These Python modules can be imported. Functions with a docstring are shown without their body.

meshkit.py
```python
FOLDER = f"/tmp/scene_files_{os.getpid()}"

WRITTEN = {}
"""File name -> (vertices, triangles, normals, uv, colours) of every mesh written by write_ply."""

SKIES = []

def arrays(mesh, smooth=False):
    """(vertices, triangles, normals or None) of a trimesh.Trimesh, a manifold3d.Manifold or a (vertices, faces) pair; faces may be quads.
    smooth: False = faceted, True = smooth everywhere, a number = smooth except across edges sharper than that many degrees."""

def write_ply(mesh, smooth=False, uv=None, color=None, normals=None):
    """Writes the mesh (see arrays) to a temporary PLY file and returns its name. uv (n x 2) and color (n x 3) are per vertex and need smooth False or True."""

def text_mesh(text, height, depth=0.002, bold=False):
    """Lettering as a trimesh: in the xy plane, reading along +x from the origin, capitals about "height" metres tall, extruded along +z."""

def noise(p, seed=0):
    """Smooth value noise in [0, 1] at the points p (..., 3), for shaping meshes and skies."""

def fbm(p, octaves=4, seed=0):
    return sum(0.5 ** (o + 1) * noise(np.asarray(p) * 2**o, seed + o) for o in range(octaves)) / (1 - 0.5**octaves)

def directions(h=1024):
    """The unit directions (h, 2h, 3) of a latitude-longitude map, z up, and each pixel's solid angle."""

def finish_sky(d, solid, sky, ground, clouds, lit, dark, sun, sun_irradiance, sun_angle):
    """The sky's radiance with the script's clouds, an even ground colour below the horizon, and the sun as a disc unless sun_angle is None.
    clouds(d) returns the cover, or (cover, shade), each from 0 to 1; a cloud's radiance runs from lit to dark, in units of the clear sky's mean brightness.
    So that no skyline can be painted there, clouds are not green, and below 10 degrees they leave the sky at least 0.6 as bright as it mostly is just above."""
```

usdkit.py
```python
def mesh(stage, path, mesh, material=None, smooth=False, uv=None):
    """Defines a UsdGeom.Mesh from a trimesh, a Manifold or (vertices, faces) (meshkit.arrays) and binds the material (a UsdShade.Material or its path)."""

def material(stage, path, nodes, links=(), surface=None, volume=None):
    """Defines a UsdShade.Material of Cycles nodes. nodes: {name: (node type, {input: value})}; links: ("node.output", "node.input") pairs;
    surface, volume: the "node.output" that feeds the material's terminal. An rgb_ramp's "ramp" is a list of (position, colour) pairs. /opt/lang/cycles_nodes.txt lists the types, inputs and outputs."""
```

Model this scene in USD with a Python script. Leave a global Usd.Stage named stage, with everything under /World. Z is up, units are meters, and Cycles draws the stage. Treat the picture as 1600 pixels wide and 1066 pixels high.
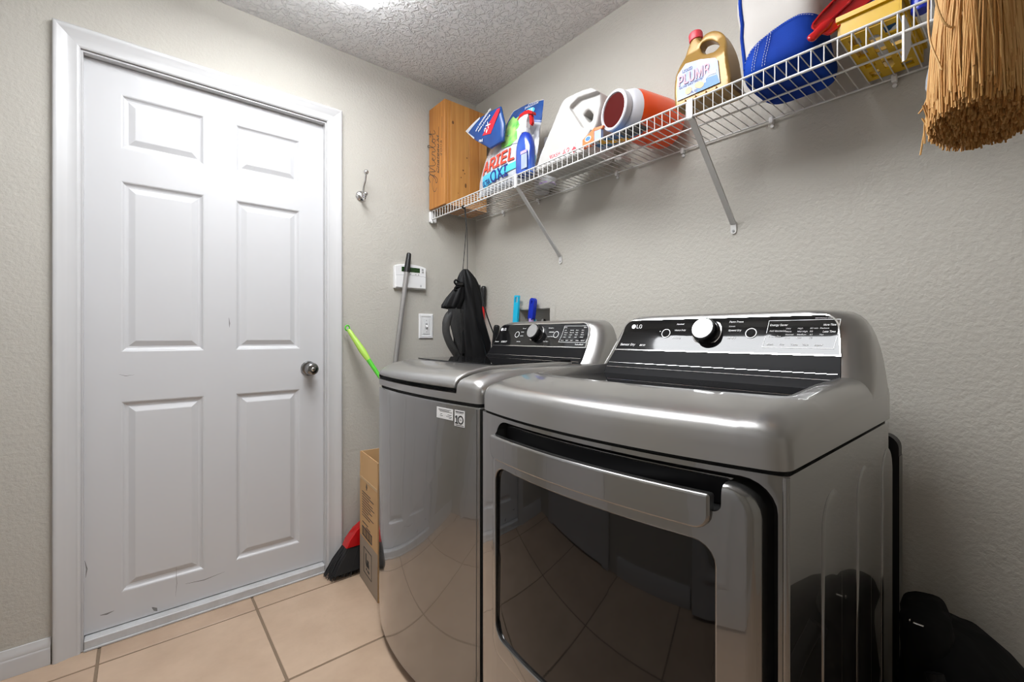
import math, random
import numpy as np, trimesh, usdkit, meshkit
import manifold3d as m3
from shapely.geometry import Polygon, box as sbox, LineString
from shapely import affinity
from pxr import Usd, UsdGeom, UsdLux, Gf, Sdf, UsdShade

random.seed(7)
RNG = np.random.default_rng(7)
stage = Usd.Stage.CreateInMemory()
UsdGeom.SetStageUpAxis(stage, 'Z')
UsdGeom.SetStageMetersPerUnit(stage, 1.0)
UsdGeom.Xform.Define(stage, '/World')

# ------------------------------------------------------------------ camera
cam = UsdGeom.Camera.Define(stage, '/World/camera')
TH = math.radians(50.065)
Fw = (math.cos(TH), math.sin(TH), 0.0)
Rt = (math.sin(TH), -math.cos(TH), 0.0)
mat = Gf.Matrix4d(Rt[0], Rt[1], Rt[2], 0, 0, 0, 1, 0, -Fw[0], -Fw[1], 0, 0, -1.4942, -2.1119, 1.085, 1)
cam.AddTransformOp().Set(mat)
cam.CreateHorizontalApertureAttr(36.0)
cam.CreateVerticalApertureAttr(36.0 * 1066 / 1600)
cam.CreateFocalLengthAttr(36.0 * 694.0 / 1600)
cam.CreateVerticalApertureOffsetAttr(-8.5 / 1600 * 36)
cam.CreateFStopAttr(0.0)
cam.CreateClippingRangeAttr(Gf.Vec2f(0.02, 100))
cam.CreateExposureAttr(0.94)
# ------------------------------------------------------------------ sky (a plain dim dome; the room is closed, its light is the ceiling fixture)
dome = UsdLux.DomeLight.Define(stage, '/World/sky')
dome.CreateIntensityAttr(0.3)
LAMP = 9.0          # strength of the diffuser of the ceiling fixture

# ------------------------------------------------------------------ helpers
COUNT = {}
def numbered(path):
    k = COUNT.get(path, 0); COUNT[path] = k + 1
    return path if k == 0 else f'{path}_{k:03d}'

def tag(o, label=None, cat=None, group=None, kind=None):
    p = o if isinstance(o, Usd.Prim) else o.GetPrim()
    for k, v in (('label', label), ('category', cat), ('group', group), ('kind', kind)):
        if v: p.SetCustomDataByKey(k, v)
    return p

def thing(name, label, cat, loc=(0, 0, 0), group=None, kind=None):
    x = UsdGeom.Xform.Define(stage, numbered('/World/' + name))
    x.AddTranslateOp().Set(Gf.Vec3d(*map(float, loc)))
    p = tag(x, label, cat, group, kind)
    ORG[str(p.GetPath())] = np.array(loc, float)
    return p
ORG = {}

def obj(name, mesh, m, parent=None, smooth=30, label=None, kind=None):
    """One Mesh prim; mesh is in WORLD coordinates and is moved into its thing's frame."""
    base = str(parent.GetPath()) if parent is not None else '/World'
    path = numbered(base + '/' + name)
    o = np.zeros(3)
    q = base
    while q and q != '/World':
        if q in ORG: o = ORG[q]; break
        q = q.rsplit('/', 1)[0]
    if hasattr(mesh, 'to_mesh'): mesh = man2tri(mesh)
    if isinstance(mesh, (tuple, list)): mesh = trimesh.Trimesh(np.asarray(mesh[0], float), np.asarray(mesh[1], int), process=False)
    mesh = mesh.copy(); mesh.apply_translation(-o)
    g = usdkit.mesh(stage, path, mesh, LOOK[m] if isinstance(m, str) else m, smooth=smooth)
    tag(g, label, None, None, kind)
    return g.GetPrim()

def single(name, mesh, m, label, cat, kind=None, smooth=30):
    p = obj(name, mesh, m, None, smooth)
    return tag(p, label, cat, None, kind)

cat = trimesh.util.concatenate
A = np.array
def man2tri(m):
    q = m.to_mesh()
    return trimesh.Trimesh(np.array(q.vert_properties[:, :3], float), np.array(q.tri_verts, int), process=False)
def tri2man(t):
    t = t.copy(); t.merge_vertices()
    return m3.Manifold(m3.Mesh(np.asarray(t.vertices, np.float32), np.asarray(t.faces, np.uint32)))
def bx(x0, x1, y0, y1, z0, z1, b=0.0):
    """Box, its edges chamfered by b."""
    if b <= 0:
        return trimesh.creation.box(bounds=[[min(x0, x1), min(y0, y1), min(z0, z1)], [max(x0, x1), max(y0, y1), max(z0, z1)]])
    lo = A([min(x0, x1), min(y0, y1), min(z0, z1)]); hi = A([max(x0, x1), max(y0, y1), max(z0, z1)])
    pts = []
    for k in range(3):
        l = lo + b; h = hi - b
        l[k] -= b; h[k] += b
        for c in np.ndindex(2, 2, 2):
            pts.append([h[i] if c[i] else l[i] for i in range(3)])
    return trimesh.convex.convex_hull(A(pts))
def rbox(x0, x1, y0, y1, z0, z1, r, n=2):
    """Box with rounded edges: hull of spheres."""
    s = trimesh.creation.icosphere(n, r)
    pts = []
    for c in np.ndindex(2, 2, 2):
        ctr = A([(x1 - r) if c[0] else (x0 + r), (y1 - r) if c[1] else (y0 + r), (z1 - r) if c[2] else (z0 + r)])
        pts.append(s.vertices + ctr)
    return trimesh.convex.convex_hull(np.vstack(pts))
def loft(loops, cap0=True, cap1=True, closed=True, ring=False):
    """Quads between successive loops of equal length."""
    L = [np.asarray(l, float) for l in loops]; n = len(L[0]); V = np.vstack(L); F = []
    m = len(L)
    for i in range(m if ring else m - 1):
        a = i * n; b = ((i + 1) % m) * n
        for j in range(n if closed else n - 1):
            k = (j + 1) % n
            F += [[a + j, a + k, b + k], [a + j, b + k, b + j]]
    V = list(V)
    if not ring:
        for on, base, flip in ((cap0, 0, True), (cap1, (m - 1) * n, False)):
            if on:
                c = len(V); V.append(np.mean(L[0 if base == 0 else -1], axis=0))
                for j in range(n):
                    k = (j + 1) % n
                    F.append([base + k, base + j, c] if flip else [base + j, base + k, c])
    t = trimesh.Trimesh(A(V), A(F), process=False)
    if t.is_watertight and t.volume < 0: t.invert()
    return t
def frame(d):
    d = A(d, float); d /= np.linalg.norm(d)
    u = np.cross(d, [0, 0, 1.0] if abs(d[2]) < .9 else [1.0, 0, 0]); u /= np.linalg.norm(u)
    return u, np.cross(d, u)
def tube(pts, r, n=8, cap=True):
    """Tube along points; r a number or one per point."""
    P = A(pts, float); R = np.broadcast_to(r, (len(P),))
    loops = []; u = None
    for i in range(len(P)):
        d = P[min(i + 1, len(P) - 1)] - P[max(i - 1, 0)]; d = d / max(np.linalg.norm(d), 1e-12)
        if u is None: u, _ = frame(d)
        u = u - d * np.dot(u, d); u /= max(np.linalg.norm(u), 1e-12); v = np.cross(d, u)
        a = np.arange(n) / n * 2 * np.pi
        loops.append(P[i] + R[i] * (np.cos(a)[:, None] * u + np.sin(a)[:, None] * v))
    return loft(loops, cap, cap)
def lathe(prof, o, axis=(0, 0, 1), n=28, sx=1.0, sy=1.0, up=None):
    """Revolve (r, h) pairs about axis through o; sx, sy squash the section."""
    axis = A(axis, float); axis /= np.linalg.norm(axis)
    u, v = frame(axis)
    if up is not None: u = A(up, float); u -= axis * np.dot(u, axis); u /= np.linalg.norm(u); v = np.cross(axis, u)
    a = np.arange(n) / n * 2 * np.pi
    loops = [A(o) + axis * h + r * (sx * np.cos(a)[:, None] * u + sy * np.sin(a)[:, None] * v) for r, h in prof]
    return loft(loops)
def extr(poly, d, o, right, up):
    """Extrude a shapely polygon (in right/up coordinates at o) by d along right x up."""
    polys = getattr(poly, 'geoms', [poly]); out = []
    for p in polys:
        t = trimesh.creation.extrude_polygon(p, d, engine='earcut'); out.append(t)
    t = cat(out)
    right, up = A(right, float), A(up, float)
    M = np.eye(4); M[:3, 0] = right; M[:3, 1] = up; M[:3, 2] = np.cross(right, up); M[:3, 3] = o
    t.apply_transform(M); return t
def rrect(x0, x1, y0, y1, r, n=6):
    return sbox(x0 + r, y0 + r, x1 - r, y1 - r).buffer(r, quad_segs=n)
def rloop(a0, a1, b0, b1, r, inset=0.0, n=6, m=8):
    """Rounded rectangle with a fixed vertex count (corner radius r or four of them: b0a0, b0a1, b1a1, b1a0)."""
    rs = [r] * 4 if np.ndim(r) == 0 else list(r)
    a0, a1, b0, b1 = a0 + inset, a1 - inset, b0 + inset, b1 - inset
    rs = [max(q - inset, 1e-4) for q in rs]
    cs = [(a0, b0, 180), (a1, b0, 270), (a1, b1, 0), (a0, b1, 90)]
    P = []
    arcs = []
    for (ca, cb, s), q in zip(cs, rs):
        ox = ca + q if ca == a0 else ca - q; oy = cb + q if cb == b0 else cb - q
        t = np.radians(s + np.linspace(0, 90, n)); arcs.append(np.c_[ox + q * np.cos(t), oy + q * np.sin(t)])
    for i in range(4):
        P.append(arcs[i]); nx = arcs[(i + 1) % 4][0]
        t = np.linspace(0, 1, m + 2)[1:-1, None]; P.append(arcs[i][-1] * (1 - t) + nx * t)
    return np.vstack(P)
def text(s, h, o, right, up, depth=.0004, bold=False, width=None, shear=0.0, anchor='l'):
    t = meshkit.text_mesh(s, h, depth, bold)
    if shear: t.vertices[:, 0] += t.vertices[:, 1] * shear
    w = t.bounds[1, 0] - t.bounds[0, 0]
    t.vertices[:, 0] -= t.bounds[0, 0]
    if width: t.vertices[:, 0] *= width / w; w = width
    if anchor == 'c': t.vertices[:, 0] -= w / 2
    right, up = A(right, float), A(up, float)
    M = np.eye(4); M[:3, 0] = right; M[:3, 1] = up; M[:3, 2] = np.cross(right, up); M[:3, 3] = o
    t.apply_transform(M); return t
def soft(man, edge=.008, it=12):
    """Refine a Manifold and round it off."""
    t = man2tri(man.refine_to_length(edge)); t.merge_vertices()
    trimesh.smoothing.filter_taubin(t, lamb=.5, nu=.5 * .98, iterations=it)
    return t
def patch(n, m, fn):
    """Open grid sheet: fn(u, v) -> xyz."""
    V = A([fn(i / (n - 1), j / (m - 1)) for i in range(n) for j in range(m)])
    F = []
    for i in range(n - 1):
        for j in range(m - 1):
            a = i * m + j; F += [[a, a + 1, a + m + 1], [a, a + m + 1, a + m]]
    return trimesh.Trimesh(V, A(F), process=False)
def bez(pts, n=12):
    P = A(pts, float); t = np.linspace(0, 1, n)[:, None]
    from math import comb
    k = len(P) - 1
    return sum(comb(k, i) * (1 - t) ** (k - i) * t ** i * P[i] for i in range(k + 1))
def cr(pts, k=6):
    """Catmull-Rom through the points."""
    P = A(pts, float); P = np.vstack([2 * P[0] - P[1], P, 2 * P[-1] - P[-2]]); out = []
    for i in range(1, len(P) - 2):
        for t in np.linspace(0, 1, k, endpoint=False):
            a, b, c, d = P[i - 1:i + 3]
            out.append(.5 * ((2 * b) + (c - a) * t + (2 * a - 5 * b + 4 * c - d) * t * t + (3 * b - a - 3 * c + d) * t ** 3))
    out.append(P[-2]); return A(out)
def sstep(a, b, x):
    t = np.clip((np.asarray(x, float) - a) / (b - a), 0, 1); return t * t * (3 - 2 * t)
W_R, W_U = (0, -1, 0), (0, 0, 1)     # right/up on surfaces that face west (-x)
S_R, S_U = (1, 0, 0), (0, 0, 1)      # ... and south (-y)

# ------------------------------------------------------------------ materials
LOOK = {}
def mk(name, col, rough=.5, metal=0.0, bump=None, spec=.5, coat=0.0, var=None, trans=0.0, alpha=1.0, emis=None, sheen=0.0, ior=1.5, coatr=.03, sss=0.0, coati=1.5):
    """bump=(scale, strength, distance, detail); var=(scale, other colour, detail, stretch)"""
    n = {'p': ('principled_bsdf', dict(base_color=col, roughness=rough, metallic=metal, specular_ior_level=spec, coat_weight=coat, coat_roughness=coatr, coat_ior=coati,
                                       transmission_weight=trans, alpha=alpha, sheen_weight=sheen, ior=ior))}
    if sss: n['p'][1].update(subsurface_weight=sss, subsurface_scale=.01)
    l = []
    if emis: n['p'][1].update(emission_color=emis[0], emission_strength=emis[1])
    if bump or var: n['tc'] = ('texture_coordinate', {})
    if bump:
        n['bn'] = ('noise_texture', dict(scale=bump[0], detail=bump[3] if len(bump) > 3 else 2.0, roughness=.55))
        n['b'] = ('bump', dict(strength=bump[1], distance=bump[2]))
        l += [('tc.object', 'bn.vector'), ('bn.fac', 'b.height'), ('b.normal', 'p.normal')]
    if var:
        n['mp'] = ('mapping', dict(scale=var[3] if len(var) > 3 else (1, 1, 1)))
        n['vn'] = ('noise_texture', dict(scale=var[0], detail=var[2] if len(var) > 2 else 3.0, roughness=.6))
        n['vr'] = ('rgb_ramp', dict(ramp=[(.3, col), (.7, var[1])]))
        l += [('tc.object', 'mp.vector'), ('mp.vector', 'vn.vector'), ('vn.fac', 'vr.fac'), ('vr.color', 'p.base_color')]
    LOOK[name] = usdkit.material(stage, '/World/Looks/' + name, n, l, surface='p.BSDF')
mk('wall_paint', (.50, .478, .430), .62, bump=(80, .5, .005, 3), spec=.3)
# knock-down ceiling: flattened blobs
LOOK['ceiling_texture'] = usdkit.material(stage, '/World/Looks/ceiling_texture', {
    'tc': ('texture_coordinate', {}), 'n1': ('noise_texture', dict(scale=42, detail=3.0, roughness=.6, distortion=.6)),
    'r1': ('rgb_ramp', dict(ramp=[(.44, (0, 0, 0)), (.56, (1, 1, 1))])),
    'b': ('bump', dict(strength=.8, distance=.007)), 'p': ('principled_bsdf', dict(base_color=(.80, .80, .805), roughness=.7, specular_ior_level=.25))},
    [('tc.object', 'n1.vector'), ('n1.fac', 'r1.fac'), ('r1.color', 'b.height'), ('b.normal', 'p.normal')], surface='p.BSDF')
mk('trim_white', (.585, .585, .59), .35, bump=(30, .03, .002))
mk('door_white', (.595, .597, .61), .38, bump=(60, .05, .002, 4))
mk('threshold_worn', (.60, .61, .625), .5, var=(16, (.50, .50, .50), 7))
mk('scuff', (.22, .215, .21), .7)
mk('grout', (.235, .17, .115), .9, bump=(300, .3, .001))
for i, c in enumerate([(.565, .415, .30), (.595, .44, .32), (.545, .395, .285)]):
    mk(f'tile_{i}', c, .32, bump=(13, .4, .005, 6), var=(6, (c[0] * .82, c[1] * .80, c[2] * .78), 6))
mk('white_plastic', (.80, .80, .80), .35)
mk('white_wire', (.66, .655, .64), .3)
mk('chrome', (.75, .75, .75), .12, metal=1.0)
mk('dial_silver', (.50, .50, .50), .42, metal=.9)
mk('knob_steel', (.30, .30, .30), .18, metal=1.0)
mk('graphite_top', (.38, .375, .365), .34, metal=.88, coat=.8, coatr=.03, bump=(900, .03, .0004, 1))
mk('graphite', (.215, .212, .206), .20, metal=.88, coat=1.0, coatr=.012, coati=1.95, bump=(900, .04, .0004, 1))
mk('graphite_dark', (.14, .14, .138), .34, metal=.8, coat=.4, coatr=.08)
mk('bright_silver', (.74, .74, .73), .16, metal=1.0)
mk('black_gloss', (.007, .007, .0075), .06, spec=.5)
mk('black_glass', (.006, .006, .0065), .02, spec=.5)
mk('black_vent', (.006, .006, .007), .5, spec=.12)
mk('black_plastic', (.008, .008, .009), .4)
mk('black_rubber', (.006, .006, .006), .8)
mk('print_white', (.78, .78, .78), .5)
mk('print_grey', (.42, .42, .43), .5)
mk('print_black', (.03, .03, .03), .5)
mk('lcd_green', (.015, .05, .012), .2)
mk('dark_grey', (.10, .10, .10), .5)
mk('seam_grey', (.42, .42, .42), .5)
mk('pine', (.52, .225, .05), .5, var=(6, (.36, .13, .022), 5, (9, 9, .45)), bump=(20, .08, .002))
mk('pine_pale', (.56, .275, .075), .5, var=(6, (.42, .175, .04), 5, (9, 9, .45)), bump=(20, .08, .002))
mk('pine_knot', (.14, .06, .02), .5)
mk('bag_white', (.56, .58, .63), .28, coat=.3)
mk('bag_blue', (.006, .040, .20), .3, coat=.2, var=(6, (.010, .075, .30), 2))
mk('bag_red', (.62, .02, .04), .3)
mk('bag_green', (.10, .55, .10), .3, var=(25, (.55, .80, .25), 1))
mk('bag_cyan', (.08, .50, .75), .3)
mk('bag_navy', (.01, .03, .20), .3)
mk('text_red', (.75, .07, .04), .35)
mk('spray_blue', (.008, .035, .34), .10, coat=.4, var=(8, (.06, .15, .50), 1))
mk('bottle_white', (.58, .58, .60), .35)
mk('jug_white', (.48, .465, .445), .4)
mk('jug_orange', (.90, .085, .008), .26, coat=.3)
mk('cap_white', (.56, .56, .60), .35)
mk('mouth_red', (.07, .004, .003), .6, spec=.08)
mk('box_orange', (.88, .16, .03), .4)
mk('pouch_blue', (.02, .08, .28), .25, coat=.5, var=(18, (.02, .24, .50), 2))
mk('pouch_black', (.015, .018, .03), .25, coat=.5)
mk('pouch_yellow', (.85, .45, .03), .3)
mk('jug_gold', (.30, .17, .036), .34, metal=.2, coat=.2)
mk('cap_red', (.62, .05, .07), .4)
mk('label_blue', (.28, .34, .56), .4, var=(12, (.40, .45, .60), 2))
mk('label_pink', (.70, .26, .33), .4)
mk('label_deep', (.04, .18, .45), .35)
mk('label_tan', (.60, .38, .20), .4)
mk('canvas', (.50, .475, .45), .85, bump=(500, .25, .0008, 1), sheen=.2)
mk('canvas_blue', (.002, .028, .25), .8, spec=.2, bump=(500, .25, .0008, 1), var=(7, (.003, .048, .36), 2))
mk('dustpan_red', (.48, .006, .008), .22, coat=.3)
mk('crate_yellow', (.66, .40, .001), .33)
mk('cloth_blue', (.02, .16, .62), .6)
mk('turquoise', (.01, .50, .78), .3)
mk('handle_blue', (.01, .03, .42), .3)
mk('handle_lilac', (.50, .36, .66), .35)
mk('handle_green', (.10, .58, .04), .35)
mk('handle_lime', (.42, .68, .10), .4)
mk('pole_grey', (.33, .32, .31), .35, metal=.4)
mk('pole_red', (.60, .015, .015), .3)
mk('bristle_black', (.012, .012, .013), .7)
mk('cardboard', (.58, .36, .17), .8, bump=(60, .08, .001))
mk('cardboard_grey', (.33, .27, .21), .8)
mk('cardboard_dark', (.36, .20, .08), .8)
mk('nylon_black', (.004, .004, .0045), .6, spec=.25, bump=(30, .25, .004, 4))
mk('mesh_grey', (.035, .035, .035), .6, alpha=.8)
mk('backpack_black', (.003, .003, .003), .8, spec=.15, bump=(40, .35, .004, 4))
mk('lamp_white', (.8, .8, .8), .4)
mk('lamp_diffuser', (.9, .9, .9), .5, emis=((.965, .985, 1.01), LAMP))
for i, c in enumerate([(.52, .275, .08), (.44, .205, .05), (.62, .36, .13)]):
    mk(f'straw_{i}', c, .6)
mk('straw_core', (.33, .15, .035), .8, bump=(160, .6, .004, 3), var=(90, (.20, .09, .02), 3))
mk('twine', (.62, .45, .25), .7)
mk('cord_black', (.01, .01, .01), .6)
LOOK['film'] = usdkit.material(stage, '/World/Looks/film', {
    'tr': ('transparent_bsdf', dict(color=(.96, .97, 1.0))), 'd': ('principled_bsdf', dict(base_color=(.72, .76, .84), roughness=.25, specular_ior_level=.6)),
    'm': ('mix_closure', dict(fac=.5))}, [('tr.BSDF', 'm.closure1'), ('d.BSDF', 'm.closure2')], surface='m.closure')
LOOK['clear_plastic'] = usdkit.material(stage, '/World/Looks/clear_plastic', {
    'tr': ('transparent_bsdf', dict(color=(.97, .97, .97))), 'd': ('principled_bsdf', dict(base_color=(.75, .75, .76), roughness=.15, specular_ior_level=.8)),
    'm': ('mix_closure', dict(fac=.42))}, [('tr.BSDF', 'm.closure1'), ('d.BSDF', 'm.closure2')], surface='m.closure')

# ================================================================== the room
RW, RF, RL, RH = 0.0, -3.30, -2.05, 2.42       # right wall x, front wall y, left wall x, ceiling height
# door wall (y = 0) with the door opening
OX0, OX1, OZ = -1.652, -0.836, 2.068
wall = extr(sbox(RL - .1, 0, .1, RH).difference(sbox(OX0, -.01, OX1, OZ)), .10, (0, .10, 0), S_R, S_U)
single('wall_back', wall, 'wall_paint', 'beige textured wall that holds the white panel door', 'wall', 'structure', False)
# right wall (x = 0) with the hole of the recessed washer outlet box; right = -y
BY0, BY1, BZ0, BZ1 = .388, .610, 1.02, 1.217
wall = extr(sbox(0, 0, -RF, RH).difference(sbox(BY0, BZ0, BY1, BZ1)), .10, (.10, 0, 0), W_R, W_U)
single('wall_right', wall, 'wall_paint', 'beige textured wall behind the laundry machines and the wire shelf', 'wall', 'structure', False)
single('wall_left', bx(RL - .1, RL, RF, 0, 0, RH), 'wall_paint', 'beige wall opposite the laundry machines', 'wall', 'structure', False)
single('wall_front', bx(RL - .1, .1, RF - .1, RF, 0, RH), 'wall_paint', 'beige wall opposite the white panel door', 'wall', 'structure', False)
single('ceiling', bx(RL - .1, .1, RF - .1, .1, RH, RH + .08), 'ceiling_texture', 'pale grey ceiling with knock-down texture', 'ceiling', 'structure', False)

fl = thing('floor', 'floor of large beige ceramic tiles with brown grout lines', 'floor', (0, 0, 0), kind='structure')
obj('grout_bed', bx(RL - .1, .1, RF - .1, .1, -.06, -.0025), 'grout', fl, False)
gx, gy, gap = [-1.139 + .464 * k for k in range(-2, 4)], [-.1125 - .4745 * k for k in range(-1, 8)], .0045
gx = sorted(gx); gy = sorted(gy)
for i in range(len(gx) - 1):
    for j in range(len(gy) - 1):
        x0, x1 = max(gx[i] + gap, RL), min(gx[i + 1] - gap, -.002)
        y0, y1 = max(gy[j] + gap, RF), min(gy[j + 1] - gap, -.001)
        if x1 - x0 < .02 or y1 - y0 < .02: continue
        obj('tile', bx(x0, x1, y0, y1, -.03, 0, .0012), f'tile_{RNG.integers(3)}', fl, False)

# --- door: slab with six raised panels
DX0, DX1, DZ0, DZ1, DY = -1.6445, -.8435, .040, 2.058, .030
PAN = [(-1.547, -1.299, 1.764, 1.960), (-1.191, -.944, 1.764, 1.960), (-1.547, -1.299, 1.026, 1.646),
       (-1.191, -.944, 1.026, 1.646), (-1.547, -1.299, .154, .845), (-1.191, -.944, .154, .845)]
dr = thing('door_1', 'white six-panel interior door with a round satin knob', 'door', (DX1, DY, DZ0), kind='structure')
fp = sbox(DX0, DZ0, DX1, DZ1)
for p in PAN: fp = fp.difference(sbox(p[0], p[2], p[1], p[3]))
obj('door_frame', extr(fp, .036, (0, DY + .036, 0), S_R, S_U), 'door_white', dr, False)
def rect_at(p, d, y):
    return A([[p[0] + d, y, p[2] + d], [p[1] - d, y, p[2] + d], [p[1] - d, y, p[3] - d], [p[0] + d, y, p[3] - d]])
for p in PAN:
    t = loft([rect_at(p, d, DY + y) for d, y in ((0, .030), (0, .0), (.004, .0015), (.009, .007), (.014, .0095), (.020, .0100), (.024, .0085), (.038, .0022), (.041, .0015))], True, True)
    obj('door_panel', t, 'door_white', dr, False)
kx, kz = -.9085, .936
kn = obj('door_knob', lathe([(.001, 0), (.033, 0), (.033, .004), (.029, .010), (.014, .014), (.0125, .030), (.018, .036), (.0265, .044), (.029, .054), (.027, .063), (.020, .069), (.0095, .070)],
                            (kx, DY, kz), (0, -1, 0)), 'knob_steel', dr, 40, 'round satin nickel door knob')
obj('lock_button', lathe([(.0085, 0), (.0085, .007), (.006, .009), (.001, .0092)], (kx, DY - .070, kz), (0, -1, 0), 16), 'chrome', kn, 40)
def scuff(pts, w):
    P = A(pts, float); d = np.gradient(P, axis=0); nrm = np.c_[-d[:, 1], d[:, 0]]; nrm /= np.linalg.norm(nrm, axis=1, keepdims=True)
    ww = w * np.sin(np.linspace(.25, np.pi - .15, len(P)))[:, None]
    poly = Polygon(np.vstack([P + nrm * ww, (P - nrm * ww)[::-1]])).buffer(0)
    return extr(poly, .0003, (0, DY + .0001, 0), S_R, S_U)
for pts, w in (([(-1.359, .118), (-1.30, .112), (-1.23, .121)], .0016), ([(-1.603, .094), (-1.585, .092), (-1.566, .096)], .003), ([(-1.215, 1.158), (-1.213, 1.135), (-1.214, 1.118)], .002),
               ([(-1.553, .945), (-1.535, .938), (-1.51, .941)], .0009), ([(-1.388, .195), (-1.386, .13), (-1.39, .08)], .0008), ([(-1.46, .066), (-1.45, .055), (-1.445, .047)], .006), ([(-1.642, .30), (-1.637, .27), (-1.64, .24)], .002)):
    obj('scuff_mark', scuff(pts, w), 'scuff', dr, False)
# jamb + casing (trim_1)
tr = thing('trim_1', 'white moulded casing and jamb around the panel door', 'door casing', (0, 0, 0), kind='structure')
prof = [(0, .004), (.003, .009), (.009, .0105), (.012, .0085), (.030, .0105), (.034, .013), (.050, .0165), (.055, .0195), (.063, .0195), (.067, .0165), (.068, .0)]
def casing(x0, x1, zt, pr, y, z0=0.0, s=-1):
    rows = []
    for w, t in pr:
        rows.append([(x0 - w, y + s * t, z0), (x0 - w, y + s * t, zt + w), (x1 + w, y + s * t, zt + w), (x1 + w, y + s * t, z0)])
    V = A(rows).reshape(-1, 3); F = []
    m = len(pr)
    out = []
    for k in range(3):
        v = []; f = []
        for i in range(m): v += [V[i * 4 + k], V[i * 4 + k + 1]]
        for i in range(m - 1): a = i * 2; f += [[a, a + 1, a + 3], [a, a + 3, a + 2]]
        t = trimesh.Trimesh(A(v), A(f), process=False); out.append(t)
    return out
for t in casing(OX0 + .002, OX1 - .002, OZ - .002, prof, 0.0):
    if t.face_normals[len(t.faces) // 2][1] > 0: t.invert()
    obj('casing', t, 'trim_white', tr, 50)
obj('jamb', bx(OX0 + .0005, OX0 + .008, .001, .099, 0, OZ - .001), 'trim_white', tr, False)
obj('jamb', bx(OX1 - .008, OX1 - .0005, .001, .099, 0, OZ - .001), 'trim_white', tr, False)
obj('jamb', bx(OX0 + .008, OX1 - .008, .001, .099, OZ - .0085, OZ - .001), 'trim_white', tr, False)
obj('door_stop', bx(OX1 - .018, OX1 - .008, DY + .0365, .099, .02, OZ - .009), 'trim_white', tr, False)
obj('door_stop', bx(OX0 + .008, OX0 + .018, DY + .0365, .099, .02, OZ - .009), 'trim_white', tr, False)
single('trim_2', cat([bx(OX0 + .009, OX1 - .009, -.005, .098, .0005, .0365, .003), bx(OX0 + .009, OX1 - .009, -.010, -.0045, .0005, .008, .0015)]), 'threshold_worn',
       'worn white painted sill under the panel door', 'door sill', 'structure', False)
# outdoors/other room beyond the door is closed off by the slab; a backing keeps light out
single('wall_behind', bx(OX0 - .05, OX1 + .05, .101, .12, 0, OZ + .05), 'dark_grey', 'dark board closing the doorway behind the panel door', 'wall', 'structure', False)

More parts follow.
